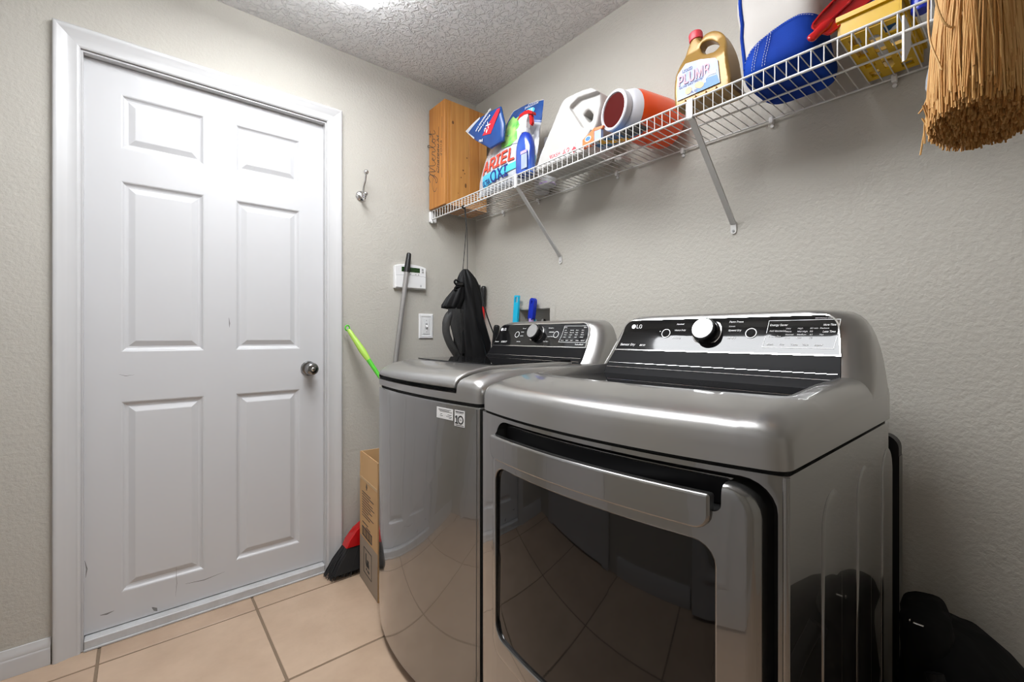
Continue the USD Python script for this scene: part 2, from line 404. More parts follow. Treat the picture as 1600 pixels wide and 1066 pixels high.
bprof = [(0, 0), (.012, 0), (.012, .050), (.009, .056), (.0095, .064), (.006, .074), (.004, .085), (0, .086)]
def base(name, x0, x1, y0, y1, label):
    """baseboard along x (y0 == y1, faces -y) or along y (x0 == x1, faces +x or -x by sign of x0)"""
    if y0 == y1:
        P = Polygon([(-d, z) for d, z in bprof]); t = trimesh.creation.extrude_polygon(P, x1 - x0, engine='earcut')
        M = np.eye(4); M[:3, 0] = (0, 1, 0); M[:3, 1] = (0, 0, 1); M[:3, 2] = (1, 0, 0); M[:3, 3] = (x0, y0 - .0005, .0006)
    else:
        s = 1 if x0 < -1 else -1
        P = Polygon([(d, z) for d, z in bprof]); t = trimesh.creation.extrude_polygon(P, y1 - y0, engine='earcut')
        M = np.eye(4); M[:3, 0] = (s, 0, 0); M[:3, 1] = (0, 0, 1); M[:3, 2] = np.cross(M[:3, 0], M[:3, 1]); M[:3, 3] = (x0 + s * .0005, y1 if s > 0 else y0, .0006)
    t.apply_transform(M)
    if t.volume < 0: t.invert()
    single(name, t, 'trim_white', label, 'baseboard', 'structure', 30)
base('baseboard_back', RL + .015, OX0 - .069, 0, 0, 'white moulded baseboard left of the panel door')
base('baseboard_back_right', OX1 + .068, -.014, 0, 0, 'white baseboard right of the panel door, behind the cardboard box')
base('baseboard_right', 0, 0, RF + .015, -.013, 'white baseboard along the wall behind the machines')
base('baseboard_left', RL, RL, -1.60, -1.06, 'white baseboard on the wall opposite the machines')
base('baseboard_left_far', RL, RL, RF + .015, -2.2, 'white baseboard on the opposite wall near the camera')
# closed white door in the left wall (seen only as a reflection in the machines)
d2 = thing('door_2', 'plain white door in the wall opposite the machines, seen mirrored in the dark glass', 'door', (RL, -.35, 0), kind='structure')
obj('door_slab', bx(RL + .001, RL + .016, -.92, -.24, .012, 2.04, .002), 'door_white', d2, False)
for y0, y1 in ((-.99, -.922), (-.238, -.170)): obj('casing', bx(RL + .001, RL + .022, y0, y1, .001, 2.045, .004), 'trim_white', d2, False)
obj('casing', bx(RL + .001, RL + .022, -.99, -.170, 2.046, 2.115, .004), 'trim_white', d2, False)
# open door leaf folded back against the left wall
d3 = thing('door_3', 'white panelled door leaf standing open against the opposite wall, seen mirrored in the dark glass', 'door', (RL + .05, -1.63, 0), kind='structure')
obj('door_frame', bx(RL + .03, RL + .065, -2.15, -1.62, .015, 2.04, .002), 'door_white', d3, False)
for z0, z1 in ((.15, .85), (1.03, 1.65), (1.76, 1.96)):
    for y0, y1 in ((-2.09, -1.92), (-1.85, -1.68)):
        obj('door_panel', loft([A([[RL + x, y0 + d, z0 + d], [RL + x, y0 + d, z1 - d], [RL + x, y1 - d, z1 - d], [RL + x, y1 - d, z0 + d]]) for d, x in ((0, .060), (0, .0655), (.015, .071), (.03, .071), (.045, .0665))], True, True), 'door_white', d3, False)

# --- ceiling lamp: wrap-around diffuser box flush under the ceiling
lx0, lx1, ly0, ly1 = -1.36, -.803, -1.66, -.430
lp = thing('ceiling_light', 'bright white rectangular fluorescent fixture on the ceiling', 'ceiling light', ((lx0 + lx1) / 2, (ly0 + ly1) / 2, RH))
obj('housing', bx(lx0 + .02, lx1 - .02, ly0 + .02, ly1 - .02, RH - .03, RH - .0005, .002), 'lamp_white', lp, False)
obj('diffuser', bx(lx0, lx1, ly0, ly1, 2.352, RH - .031, .004), 'lamp_diffuser', lp, False)

# --- chrome coat hook
hx, hz = -.678, 1.758
hk = thing('coat_hook', 'double chrome coat hook with ball tips, beside the door casing', 'hook', (hx, 0, hz))
obj('rosette', lathe([(.001, 0), (.024, 0), (.025, .004), (.021, .010), (.012, .014), (.001, .015)], (hx, -.0004, hz), (0, -1, 0), 24), 'chrome', hk, 40)
obj('prong', tube(cr([(hx, -.012, hz), (hx, -.028, hz + .012), (hx, -.040, hz + .040), (hx, -.055, hz + .058), (hx, -.062, hz + .080), (hx, -.066, hz + .092)]), .0048, 10), 'chrome', hk, 60)
def ball(c, r, n=2):
    s = trimesh.creation.icosphere(n, r); s.apply_translation(c); return s
obj('ball_tip', ball((hx, -.066, hz + .097), .012), 'chrome', hk, True)
obj('prong', tube(cr([(hx, -.012, hz - .004), (hx, -.030, hz - .018), (hx, -.048, hz - .026), (hx, -.058, hz - .014)]), .0048, 10), 'chrome', hk, 60)
obj('ball_tip', ball((hx, -.060, hz - .004), .0110), 'chrome', hk, True)

# --- alarm keypad
kp = thing('alarm_keypad', 'white wall keypad with a small green screen, behind the broom handle', 'keypad', (-.4235, 0, 1.325))
out = Polygon([(-.512, 1.327), (-.509, 1.325), (-.338, 1.325), (-.335, 1.327)] + [(-.335 - .177 * t, 1.440 + .013 * math.sin(math.pi * t) ** .8) for t in np.linspace(0, 1, 14)])
obj('case', cat([extr(out, .017, (0, -.0005, 0), S_R, S_U), extr(out.buffer(-.004), .022, (0, -.0005, 0), S_R, S_U)]), 'white_plastic', kp, False)
arch = [(-.506 + .165 * t, 1.392 + .004 * math.sin(math.pi * t)) for t in np.linspace(0, 1, 12)]
obj('flap', extr(Polygon([(-.506, 1.331), (-.341, 1.331)] + arch[::-1]), .003, (0, -.0226, 0), S_R, S_U), 'white_plastic', kp, False)
obj('seam', extr(LineString(arch).buffer(.0008), .0034, (0, -.0226, 0), S_R, S_U), 'seam_grey', kp, False)
obj('screen', bx(-.476, -.374, -.0236, -.0226, 1.412, 1.4355), 'lcd_green', kp, False)
for z in (1.414, 1.427):
    obj('button', rbox(-.362, -.352, -.0255, -.021, z, z + .008, .002, 1), 'seam_grey', kp, True)
for x in (-.45, -.43, -.40, -.385): obj('indicator', bx(x, x + .007, -.0234, -.0225, 1.399, 1.404), 'seam_grey', kp, False)
obj('mark', bx(-.372, -.366, -.0262, -.0256, 1.337, 1.349), 'print_grey', kp, False)

# --- light switch
sw = thing('light_switch', 'white light switch with a small toggle, below and right of the keypad', 'light switch', (-.3265, 0, 1.135))
P4 = lambda d, y: A([[-.369 + d, y, 1.069 + d], [-.284 - d, y, 1.069 + d], [-.284 - d, y, 1.201 - d], [-.369 + d, y, 1.201 - d]])
obj('plate', loft([P4(0, -.0005), P4(0, -.004), P4(.004, -.0065), P4(.014, -.0075), P4(.016, -.0055), P4(.019, -.0055)]), 'white_plastic', sw, False)
obj('insert', bx(-.346, -.307, -.008, -.0056, 1.094, 1.176, .001), 'white_plastic', sw, False)
obj('toggle', tube([(-.3265, -.008, 1.138), (-.3265, -.020, 1.128)], [.0055, .004], 8), 'white_plastic', sw, 40)
obj('toggle_slot', bx(-.3325, -.3205, -.0085, -.008, 1.118, 1.150), 'seam_grey', sw, False)
for z in (1.105, 1.165): obj('screw', lathe([(.0025, 0), (.0025, .001), (.001, .0012)], (-.3265, -.0081, z), (0, -1, 0), 10), 'seam_grey', sw, 40)

# --- recessed washer outlet box
ob = thing('outlet_box', 'painted recessed washer outlet box in the wall behind the washer', 'outlet box', (0, -.5, 1.1))
y0, y1 = -BY1, -BY0
obj('back_panel', bx(.068, .072, y0 + .001, y1 - .001, BZ0 + .001, BZ1 - .001), 'wall_paint', ob, False)
for b in ((.0005, .067, y0 + .0005, y0 + .003, BZ0 + .001, BZ1 - .001), (.0005, .067, y1 - .003, y1 - .0005, BZ0 + .001, BZ1 - .001),
          (.0005, .067, y0 + .003, y1 - .003, BZ1 - .003, BZ1 - .0005), (.0005, .067, y0 + .003, y1 - .003, BZ0 + .0005, BZ0 + .003)):
    obj('side_panel', bx(*b), 'wall_paint', ob, False)
fr = sbox(.352, 1.0, .646, 1.256).difference(sbox(BY0, BZ0, BY1, BZ1))
obj('flange', extr(fr, .0016, (-.0003, 0, 0), W_R, W_U), 'wall_paint', ob, False)
for y in (-.475, -.535): obj('valve', cat([tube([(.04, y, 1.03), (.04, y, 1.12)], .010, 12), tube([(.04, y, 1.12), (.004, y, 1.135)], .008, 12), lathe([(.001, 0), (.018, 0), (.018, .008), (.001, .009)], (.036, y, 1.15), (-1, 0, 0), 12)]), 'chrome', ob, 40)
# ================================================================== washer and dryer
def pol(y, w):
    return np.clip(np.abs(y) / w, 0, 1)
def build_console(par, yc, xs, w, prints, tilt=.30):
    """Rear control console. Local y is measured from yc, xs shifts the console in x. Parts go under the thing par."""
    zs = A([.955, .975, 1.00, 1.03, 1.06, 1.085, 1.105, 1.12, 1.131, 1.139, 1.1435, 1.145])
    wz = A([w, w, w - .003, w - .007, w - .013, w - .020, w - .028, w - .037, w - .048, w - .061, w - .078, w - .10])
    xf = A([-.425, -.410, -.384, -.361, -.3430, -.3285, -.3215, -.3175, -.314, -.309, -.302, -.290]) + xs
    back = -.2127 + xs
    loops = []
    for z, ww, x in zip(zs, wz, xf):
        L = rloop(x, back, -ww, ww, [.068, .02, .02, .068], n=10, m=10)
        # rloop order: a = x, b = y
        loops.append(np.c_[L[:, 0], L[:, 1] + yc, np.full(len(L), z)])
    L = loops[-1].copy(); c = L.mean(0); L = c + (L - c) * .93; L[:, 2] = 1.1455; loops.append(L)
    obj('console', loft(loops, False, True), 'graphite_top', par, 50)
    def X(z): return np.interp(z, zs, xf)
    def on(poly, d0, d1, seg=.02):
        """sheet on the console's front between offsets d0 (inner) and d1 (outer); poly in (right = -(y-yc), z)"""
        m = m3.Manifold.extrude(m3.CrossSection([np.asarray(poly.exterior.coords)[:-1]] + [np.asarray(i.coords)[:-1] for i in poly.interiors], m3.FillRule.EvenOdd), 1.0)
        t = man2tri(m.refine_to_length(seg)) if seg else man2tri(m)
        v = t.vertices.copy()
        d = np.where(v[:, 2] > .5, d1, d0)
        t.vertices = np.c_[X(v[:, 1]) - d, yc - v[:, 0], v[:, 1]]
        return t
    hw = w - .058
    # black control panel with its bright rim
    def outline(g):
        zb, zt = 1.044 - g, 1.131 + g; r = .032 + g; k = .010
        pts = [(-hw - g, zb), (hw + g, zb)]
        t = np.radians(np.linspace(0, 90, 9))
        pts += [(hw - k + g - r + r * math.cos(a), zt - r + r * math.sin(a)) for a in t]
        pts += [(-hw + k - g + r - r * math.cos(a), zt - r + r * math.sin(a)) for a in t[::-1]]
        return Polygon(pts)
    obj('control_panel', on(outline(0), -.004, .0016), 'black_gloss', par, 30)
    obj('panel_rim', on(outline(.0034).difference(outline(0)), -.003, .003), 'bright_silver', par, 30)
    # black vent below with two bright lines
    vent = Polygon([(-hw - .014, .9705), (hw + .014, .9705), (hw + .002, 1.039), (-hw - .002, 1.039)])
    obj('vent_strip', on(vent, -.004, .0012), 'black_vent', par, 30)
    for z in (.992, 1.004): obj('vent_line', on(sbox(-hw - .004, z - .0007, hw + .004, z + .0007), 0, .003), 'bright_silver', par, 30)
    # controls: right coordinate s = -(y-yc)
    def at(s, z, d=.0018): return A([X(z) - d, yc - s, z])
    slope = A([float(X(1.10) - X(1.08)), 0, .02]); slope /= np.linalg.norm(slope)
    nrm = np.cross(A(W_R, float), slope)      # points out of the panel
    ds, dz = prints['dial']
    o = at(ds, dz)
    dial = obj('dial', lathe([(.036, 0), (.036, .004), (.033, .007), (.0325, .022), (.031, .026), (.029, .0275)], o, nrm, 40), 'black_gloss', par, 40, 'glossy black programme dial with a silver face')
    obj('dial_face', lathe([(.0285, .027), (.028, .0295), (.001, .030)], o, nrm, 40), 'dial_silver', dial, 40)
    obj('dial_ring', lathe([(.0375, .0005), (.040, .0005), (.040, .002), (.0375, .0025)], o, nrm, 40), 'bright_silver', dial, 40)
    def slp(z):
        q = A([float(X(z + .004) - X(z - .004)), 0, .008]); return q / np.linalg.norm(q)
    P = []
    def T(s, z, txt, h, bold=False, width=None, shear=.2, anchor='l'): P.append(text(txt, h, at(s, z, .0021), W_R, slp(z + h / 2), .0004, bold, width, shear, anchor))
    def ring(s, z, r, wd):
        poly = LineString([(r * math.cos(a), r * math.sin(a)) for a in np.linspace(0, 2 * math.pi, 29)]).buffer(wd)
        P.append(extr(poly, .0004, at(s, z), W_R, slope))
    def frame_(s0, s1, z0, z1, wd, sh=.0):
        poly = LineString([(s0, 0), (s1, 0), (s1 + sh, 1), (s0 + sh, 1), (s0, 0)])
        q = affinity.affine_transform(poly, [1, 0, 0, (z1 - z0), 0, z0]).buffer(wd)
        P.append(on(q, .0010, .0022, .006))
    prints['fn'](T, ring, frame_)
    for s, z in prints['rings']:
        p = obj('button', lathe([(.0125, 0), (.0125, .0016), (.001, .0018)], at(s, z, .0016), nrm, 28), 'black_gloss', par, 40)
        poly = LineString([(.0125 * math.cos(a), .0125 * math.sin(a)) for a in np.linspace(0, 2 * math.pi, 33)]).buffer(.0012)
        obj('button_ring', extr(poly, .002, at(s, z), W_R, slope), 'print_white', p, False)
    # logo disc
    s, z = prints['logo']
    P.append(lathe([(.0075, 0), (.0075, .0005), (.001, .0006)], at(s, z + .0045, .0021), nrm, 24))
    P.append(text('LG', .0115, at(s + .0105, z - .001, .0021), W_R, slp(z + .005), .0005, True))
    obj('panel_print', cat(P), 'print_white', par, False, 'small white lettering of the control panel', 'stuff')

def prints_dryer():
    def fn(T, ring, fr):
        hw = .29
        T(-.278, 1.0545, 'Sensor Dry', .0075, True); T(-.208, 1.054, 'eco', .008, True)
        T(-.103, 1.115, 'Normal', .0048, True); T(-.107, 1.098, 'Heavy Duty', .0045, True); T(-.110, 1.077, 'Bedding', .0048, True)
        T(.044, 1.118, 'Perm Press', .0048, True); T(.044, 1.107, 'Towels', .0036); T(.044, 1.096, 'Speed Dry', .0048, True); T(.044, 1.077, 'Air Dry', .0048, True)
        T(-.154, 1.094, '\u2022', .008); T(.099, 1.0865, 'II', .008, True)
        T(-.1335, 1.0865, 'I', .009, True)
        fr(.133, .277, 1.057, 1.121, .0007, .006)
        T(.142, 1.108, 'Energy Saver', .0045, True); T(.142, 1.094, 'Anti Bacterial', .0042); T(.142, 1.081, 'Damp Dry', .0042)
        for i, (a, b, c, d) in enumerate([('Very', 'High', '60 min', 'Reduce'), ('More', 'Mid High', '50', ''), ('Normal', 'Medium', '40', 'Hot'), ('Less', 'Low', '30', '')]):
            z = 1.1 - i * .0072
            for s, q in zip((.178, .202, .227, .246), (a, b, c, d)):
                if q: T(s, z, q, .0036)
        for s, q in ((.142, 'Static'), (.170, 'Dry'), (.193, 'Temp'), (.216, 'Time'), (.240, 'Signal')): T(s, 1.0625, q, .004)
        T(.252, 1.107, 'More Time', .0045, True, .024); T(.252, 1.092, 'Less Time', .0045, True, .024)
        T(.235, 1.1235, 'PERFORMANCE SERIES', .0022)
    return dict(dial=(-.012, 1.094), rings=[(-.132, 1.091), (.101, 1.0905)], logo=(-.246, 1.108), fn=fn)
def prints_washer():
    def fn(T, ring, fr):
        T(-.265, 1.056, 'inverter', .0055); T(-.222, 1.055, 'DIRECT', .0075, True)
        T(-.105, 1.113, 'Normal', .0045); T(-.112, 1.098, 'Cotton', .0045); T(-.112, 1.082, 'Towels', .0045); T(-.118, 1.058, 'Bedding', .0045)
        T(.050, 1.113, 'Allergiene', .0045); T(.058, 1.097, 'Delicates', .0045, True); T(.056, 1.079, 'Speed Wash', .0045); T(.042, 1.060, 'Tub Clean', .0045)
        T(-.1335, 1.0845, 'I', .009, True); T(.099, 1.0845, 'II', .008, True)
        fr(.128, .262, 1.060, 1.121, .0007, .008)
        for i, row in enumerate([('Hot', 'Heavy', 'Extra', 'Max'), ('Warm', 'Normal', 'High', 'Add'), ('Cool', 'Light', 'Med', 'Rinse'), ('Cold', 'Soil', 'Low', 'Delay')]):
            for j, q in enumerate(row): T(.142 + j * .028, 1.103 - i * .0085, q, .0045)
        for j, q in enumerate(('Temp', 'Spin', 'Soil', 'Water', 'Signal')): T(.136 + j * .025, 1.065, q, .0045)
        T(.135, 1.113, 'Turbo', .0045); T(.235, 1.113, 'More', .0045)
        T(.215, 1.050, 'TurboWash', .0055, True)
    return dict(dial=(-.012, 1.094), rings=[(-.132, 1.089), (.101, 1.0885)], logo=(-.246, 1.108), fn=fn)

def hood(par, yc, w, xfc, bow, xback, panel_half, lip=True, name='top_cover'):
    """Top cover: bowed front, crest, rounded shoulders. Returns ztop(x, |s|)."""
    R = .042
    # front profile: (dx inward from the front line, z)
    fp = [(0, .900), (0, .925), (.0, .942), (.003, .952), (.010, .960), (.022, .9665), (.05, .9735), (.09, .980), (.125, .9845), (.150, .9862)]
    if lip: fp += [(.158, .9858), (.163, .983), (.167, .976), (.172, .9695), (.18, .968), (.30, .968), (.40, .969), (.48, .970)]
    else: fp += [(.17, .987), (.22, .988), (.34, .988), (.45, .988)]
    ang = np.radians([0, 15, 30, 45, 60, 75, 90])
    sc = [(w - R + R * math.sin(a), R * (1 - math.cos(a))) for a in ang]
    inner = list(np.linspace(0, panel_half - .004, 9)) + [panel_half, panel_half + .004, panel_half + .010]
    cols = [(s, 0.0) for s in inner] + sc
    cols = [(-s, d) for s, d in cols[::-1]] + cols[1:]
    rows = []
    for s, d in cols:
        row = []
        a = abs(s) / w
        xf = xfc - bow * (1 - a ** 2) + .55 * d * (d / R)         # corner rounding in plan
        for dx, z in fp:
            x = min(xf + dx, xback) if dx < .4 else xback
            zz = z
            if lip and abs(s) > panel_half + .003 and dx > .15:
                k = min((abs(s) - panel_half - .003) / .007, 1)
                zf = .9862 + .016 * float(sstep(-.66, -.44, x - (xfc + .83)))
                zz = z + k * (zf - z)
            zz = .9 + (zz - .9) * (1 - d / .088)
            row.append((x, yc + s, zz))
        rows.append(row)
    V = A(rows)
    lo = V[:1].copy(); lo[..., 2] = .9; hi = V[-1:].copy(); hi[..., 2] = .9
    V = np.concatenate([lo, V, hi])
    n, m = V.shape[:2]
    F = []
    for i in range(n - 1):
        for j in range(m - 1):
            a = i * m + j; F += [[a, a + m + 1, a + 1], [a, a + m, a + m + 1]]
    t = trimesh.Trimesh(V.reshape(-1, 3), A(F), process=False)
    c = t.triangles_center; k = np.argmax(c[:, 2])
    if t.face_normals[k][2] < 0: t.invert()
    return t
def bowed(man, xfn, seg=.03):
    """Manifold in (x = depth outwards, s, z) -> world: warp by the front line xfn(s, z)."""
    t = man2tri(man.refine_to_length(seg)); v = t.vertices
    t.vertices = np.c_[xfn(v[:, 1], v[:, 2]) - v[:, 0], v[:, 1], v[:, 2]]
    t.invert(); return t
def plate(poly, d0, d1):
    """(s, z) outline extruded over outward depth d0..d1, as a Manifold in (depth, s, z)."""
    m = m3.Manifold.extrude(m3.CrossSection([np.asarray(poly.exterior.coords)[:-1]] + [np.asarray(i.coords)[:-1] for i in poly.interiors], m3.FillRule.EvenOdd), d1 - d0)
    return m.transform(np.array([[0, 0, 1, d0], [1, 0, 0, 0], [0, 1, 0, 0]], float))
def plan_body(w, xfc, bow, xb, r=.012):
    s = np.linspace(-w, w, 25)
    pts = [(xfc - bow * (1 - (q / w) ** 2), q) for q in s]
    return Polygon([(xb, -w)] + pts + [(xb, w)]).buffer(-r).buffer(r, quad_segs=4)
def zextr(poly, yc, z0, z1):
    t = trimesh.creation.extrude_polygon(poly, z1 - z0, engine='earcut'); t.apply_translation((0, yc, z0)); return t

# ------------------------------------------------------------------ dryer
DYC, DW = -1.5455, .3475
DXF, DBOW, DXB = -.829, .045, -.2127
dry = thing('dryer', 'graphite front-loading clothes dryer with a dark glass door', 'dryer', (-.5, DYC, 0))
body = zextr(plan_body(DW, DXF, DBOW, DXB), DYC, .004, .8945)
fx = lambda y, z: DXF - DBOW * (1 - ((y - DYC) / DW) ** 2)
ry0, ry1, rz0, rz1 = -1.882, -1.281, .345, .8865          # recess around the door
rec = bowed(plate(rrect(ry0, ry1, rz0, rz1, .045), -.036, .05), fx)
cab = tri2man(body) - tri2man(rec)
obj('cabinet', man2tri(cab), 'graphite', dry, 25)
obj('door_gasket', bowed(plate(rrect(ry0 + .0005, ry1 - .0005, rz0 + .0005, rz1 - .0005, .045), -.036, -.030), fx), 'black_rubber', dry, 30)
obj('seam_strip', zextr(plan_body(DW - .006, DXF + .006, DBOW, DXB), DYC, .8945, .9005), 'black_rubber', dry, False)
top = hood(dry, DYC, DW, DXF, DBOW, DXB, .288)
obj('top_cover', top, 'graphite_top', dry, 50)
def glass_top(par, yc, half, x0c, bow, x1, z):
    n = 17; s = np.linspace(-half, half, n)
    pts = [(x0c - bow * (1 - (q / half) ** 2) + .035 * float(sstep(.86, 1.0, abs(q) / half)), q) for q in s]
    poly = Polygon(pts + [(x1, half), (x1, -half)])
    t = trimesh.creation.extrude_polygon(poly, .004, engine='earcut'); t.apply_translation((0, yc, z)); return t
obj('glass_top', glass_top(dry, DYC, .2855, -.655, .040, -.375, .9692), 'black_glass', dry, False, 'black glossy inset top')
obj('top_line', bx(-.398, -.394, DYC - .283, DYC + .283, .973, .9745), 'bright_silver', dry, False)
build_console(dry, DYC, 0.0, DW, prints_dryer())
# door
dy0, dy1, dz0, dz1 = -1.8685, -1.294, .357, .876
OUT = lambda ins: rloop(dy0, dy1, dz0, dz1, .040, ins)
WIN = lambda ins: rloop(-1.814, -1.316, .408, .789, .032, -ins)
door_loops = []
for L, d in ((OUT(0), -.028), (OUT(0), .010), (OUT(.002), .016), (OUT(.006), .0205), (OUT(.012), .0225), (OUT(.018), .023),
             (WIN(.002), .023), (WIN(0), .0215), (WIN(0), .012), (WIN(0), -.028)):
    door_loops.append(np.c_[fx(L[:, 0], L[:, 1]) - d, L])
t = loft(door_loops, ring=True)
if t.volume < 0: t.invert()
pocket = bowed(plate(rrect(-1.822, -1.312, .835, .93, .012), -.018, .06), fx)
dfr = man2tri(tri2man(t) - tri2man(pocket))
door = obj('door', dfr, 'graphite', dry, 35)
obj('door_window', bowed(plate(rrect(-1.8155, -1.3145, .4065, .7905, .033), .004, .0165), fx, .02), 'black_glass', door, True, 'dark glossy door window')
obj('handle_pocket', bowed(plate(rrect(-1.8215, -1.3125, .836, .874, .011), -.0178, -.014), fx), 'black_vent', door, 30)
def hl(i): return rloop(-1.8105, -1.306, .8085, .8605, [.022, .022, .004, .004], i, m=14)
L0 = []
for i, d in ((0, .018), (0, .0305), (.0012, .0325), (.0035, .0335)):
    L = hl(i); L0.append(np.c_[fx(L[:, 0], L[:, 1]) - d, L])
hf = bowed(plate(Polygon(hl(.0035)), .020, .03352), fx, .03)
obj('door_handle', cat([loft(L0, True, False), hf]), 'graphite', door, 25, 'bowed silver grip across the top of the door')
obj('hinge_tab', bx(-.855, -.838, -1.8785, -1.8725, .52, .60, .001), 'bright_silver', dry, False)
# embossed arches on the right side
for xc, hw_, zt in ((-.634, .053, .834), (-.434, .051, .836), (-.240, .050, .838)):
    pl = [(xc - hw_, .12), (xc + hw_, .12)] + [(xc + hw_ * math.cos(a), zt - hw_ + hw_ * math.sin(a)) for a in np.linspace(0, math.pi, 15)]
    P0 = Polygon(pl)
    lo = [np.c_[np.asarray(P0.buffer(-i, join_style=2).exterior.coords)[:-1]] for i in (0,)]
    c = A([xc, .5]); base_ = lo[0]
    def ins(k): 
        v = base_ - c; return c + v * A([1 - k / hw_, 1 - k / .36])
    yo = DYC - DW
    obj('side_emboss', loft([np.c_[ins(k)[:, 0], np.full(len(base_), yo - d), ins(k)[:, 1]] for k, d in ((0, -.002), (0, .0003), (.004, .0018), (.008, .0022))]), 'graphite', dry, 20)
obj('corner_strip', tube([(DXF + .004, DYC - DW + .004, .01), (DXF + .004, DYC - DW + .004, .893)], .0055, 10), 'graphite', dry, 60)
obj('side_label', bx(DXF + .02, DXF + .021, DYC + DW, DYC + DW + .0006, .86, .885), 'print_white', dry, False)

# ------------------------------------------------------------------ washer
WYC, WW = -.8175, .3275
WXF, WBOW, WXB = -.797, .026, -.135
was = thing('washer', 'graphite top-loading washing machine with paper stickers on its front', 'washer', (-.45, WYC, 0))
wfx = lambda y, z: WXF - (WBOW + .034 * np.clip(1 - z / .9, 0, 1)) * (1 - ((y - WYC) / WW) ** 2)
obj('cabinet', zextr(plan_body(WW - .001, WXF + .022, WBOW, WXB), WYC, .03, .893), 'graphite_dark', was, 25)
obj('toe_kick', zextr(plan_body(WW - .03, WXF + .035, WBOW + .02, WXB - .02), WYC, .001, .03), 'black_plastic', was, False)
L0 = []
for ins, d in ((.004, -.030), (0, -.026), (0, -.005), (.0015, -.0015), (.005, 0), (.012, 0)):
    L = rloop(WYC - WW, WYC + WW, .030, .8915, [.10, .10, .006, .006], ins, n=10, m=14); L0.append(np.c_[wfx(L[:, 0], L[:, 1]) - d, L])
# fine front sheet for a smooth bow
pf = bowed(plate(Polygon(rloop(WYC - WW, WYC + WW, .030, .8915, [.10, .10, .006, .006], .0045, n=10, m=2)), -.02, 0), wfx, .03)
front = obj('front_panel', cat([loft(L0[:-1], True, False), pf]), 'graphite', was, 25)
obj('panel_edge', bowed(plate(sbox(WYC - WW + .010, .12, WYC - WW + .0125, .885), 0, .0006), wfx), 'graphite_dark', was, False)
obj('seam_strip', zextr(plan_body(WW - .006, WXF + .006, WBOW, WXB), WYC, .8915, .9005), 'black_rubber', was, False)
# top frame: front strip, right shoulder, body under the lid
ly0, ly1 = -1.043, -.503                    # the lid across the washer
# the lid: a bowed slab that stops short of the right shoulder
def lid_mesh():
    ss = np.concatenate([[ly0, ly0 + .002, ly0 + .006], np.linspace(ly0 + .014, ly1 - .014, 15), [ly1 - .006, ly1 - .002, ly1]])
    dz = np.concatenate([[.010, .004, .001], np.zeros(15), [.001, .004, .010]])
    pr = [(.030, .934), (.006, .9335), (.001, .936), (-.002, .941), (-.001, .948), (.004, .957), (.013, .9655), (.028, .9735), (.05, .9812), (.085, .9875), (.12, .9915), (.16, .9935), (.30, .9945), (.42, .9945), (.505, .990)]
    rows = []
    for s, d in zip(ss, dz):
        a = (s - WYC) / WW
        xf = WXF - WBOW * (1 - a * a)
        rows.append([(xf + dx if dx < .4 else WXF + dx, s, (z - d if i > 3 else z)) for i, (dx, z) in enumerate(pr)])
    V = A(rows); n, m = V.shape[:2]; F = []
    for i in range(n - 1):
        for j in range(m - 1):
            a = i * m + j; F += [[a, a + m + 1, a + 1], [a, a + m, a + m + 1]]
    # side walls
    vv = list(V.reshape(-1, 3))
    for i, fl in ((0, False), (n - 1, True)):
        b = len(vv)
        for j in range(m): vv.append((V[i, j, 0], V[i, j, 1], .93))
        for j in range(m - 1):
            a0, a1, b0, b1 = i * m + j, i * m + j + 1, b + j, b + j + 1
            F += [[a0, b0, b1], [a0, b1, a1]] if fl else [[a0, b1, b0], [a0, a1, b1]]
    t = trimesh.Trimesh(A(vv), A(F), process=False)
    k = np.argmax(t.triangles_center[:, 2])
    if t.face_normals[k][2] < 0: t.invert()
    return t
lid = obj('lid', lid_mesh(), 'graphite_top', was, 40)
n = 15; s = np.linspace(ly0 + .014, ly1 - .014, n)
gl = Polygon([(WXF + .155 - WBOW * (1 - ((q - WYC) / WW) ** 2), q) for q in s] + [(-.315, ly1 - .014), (-.315, ly0 + .014)])
gt = trimesh.creation.extrude_polygon(gl, .003, engine='earcut'); gt.apply_translation((0, 0, .9938))
obj('lid_glass', gt, 'black_glass', lid, False, 'black glass inset of the lid')
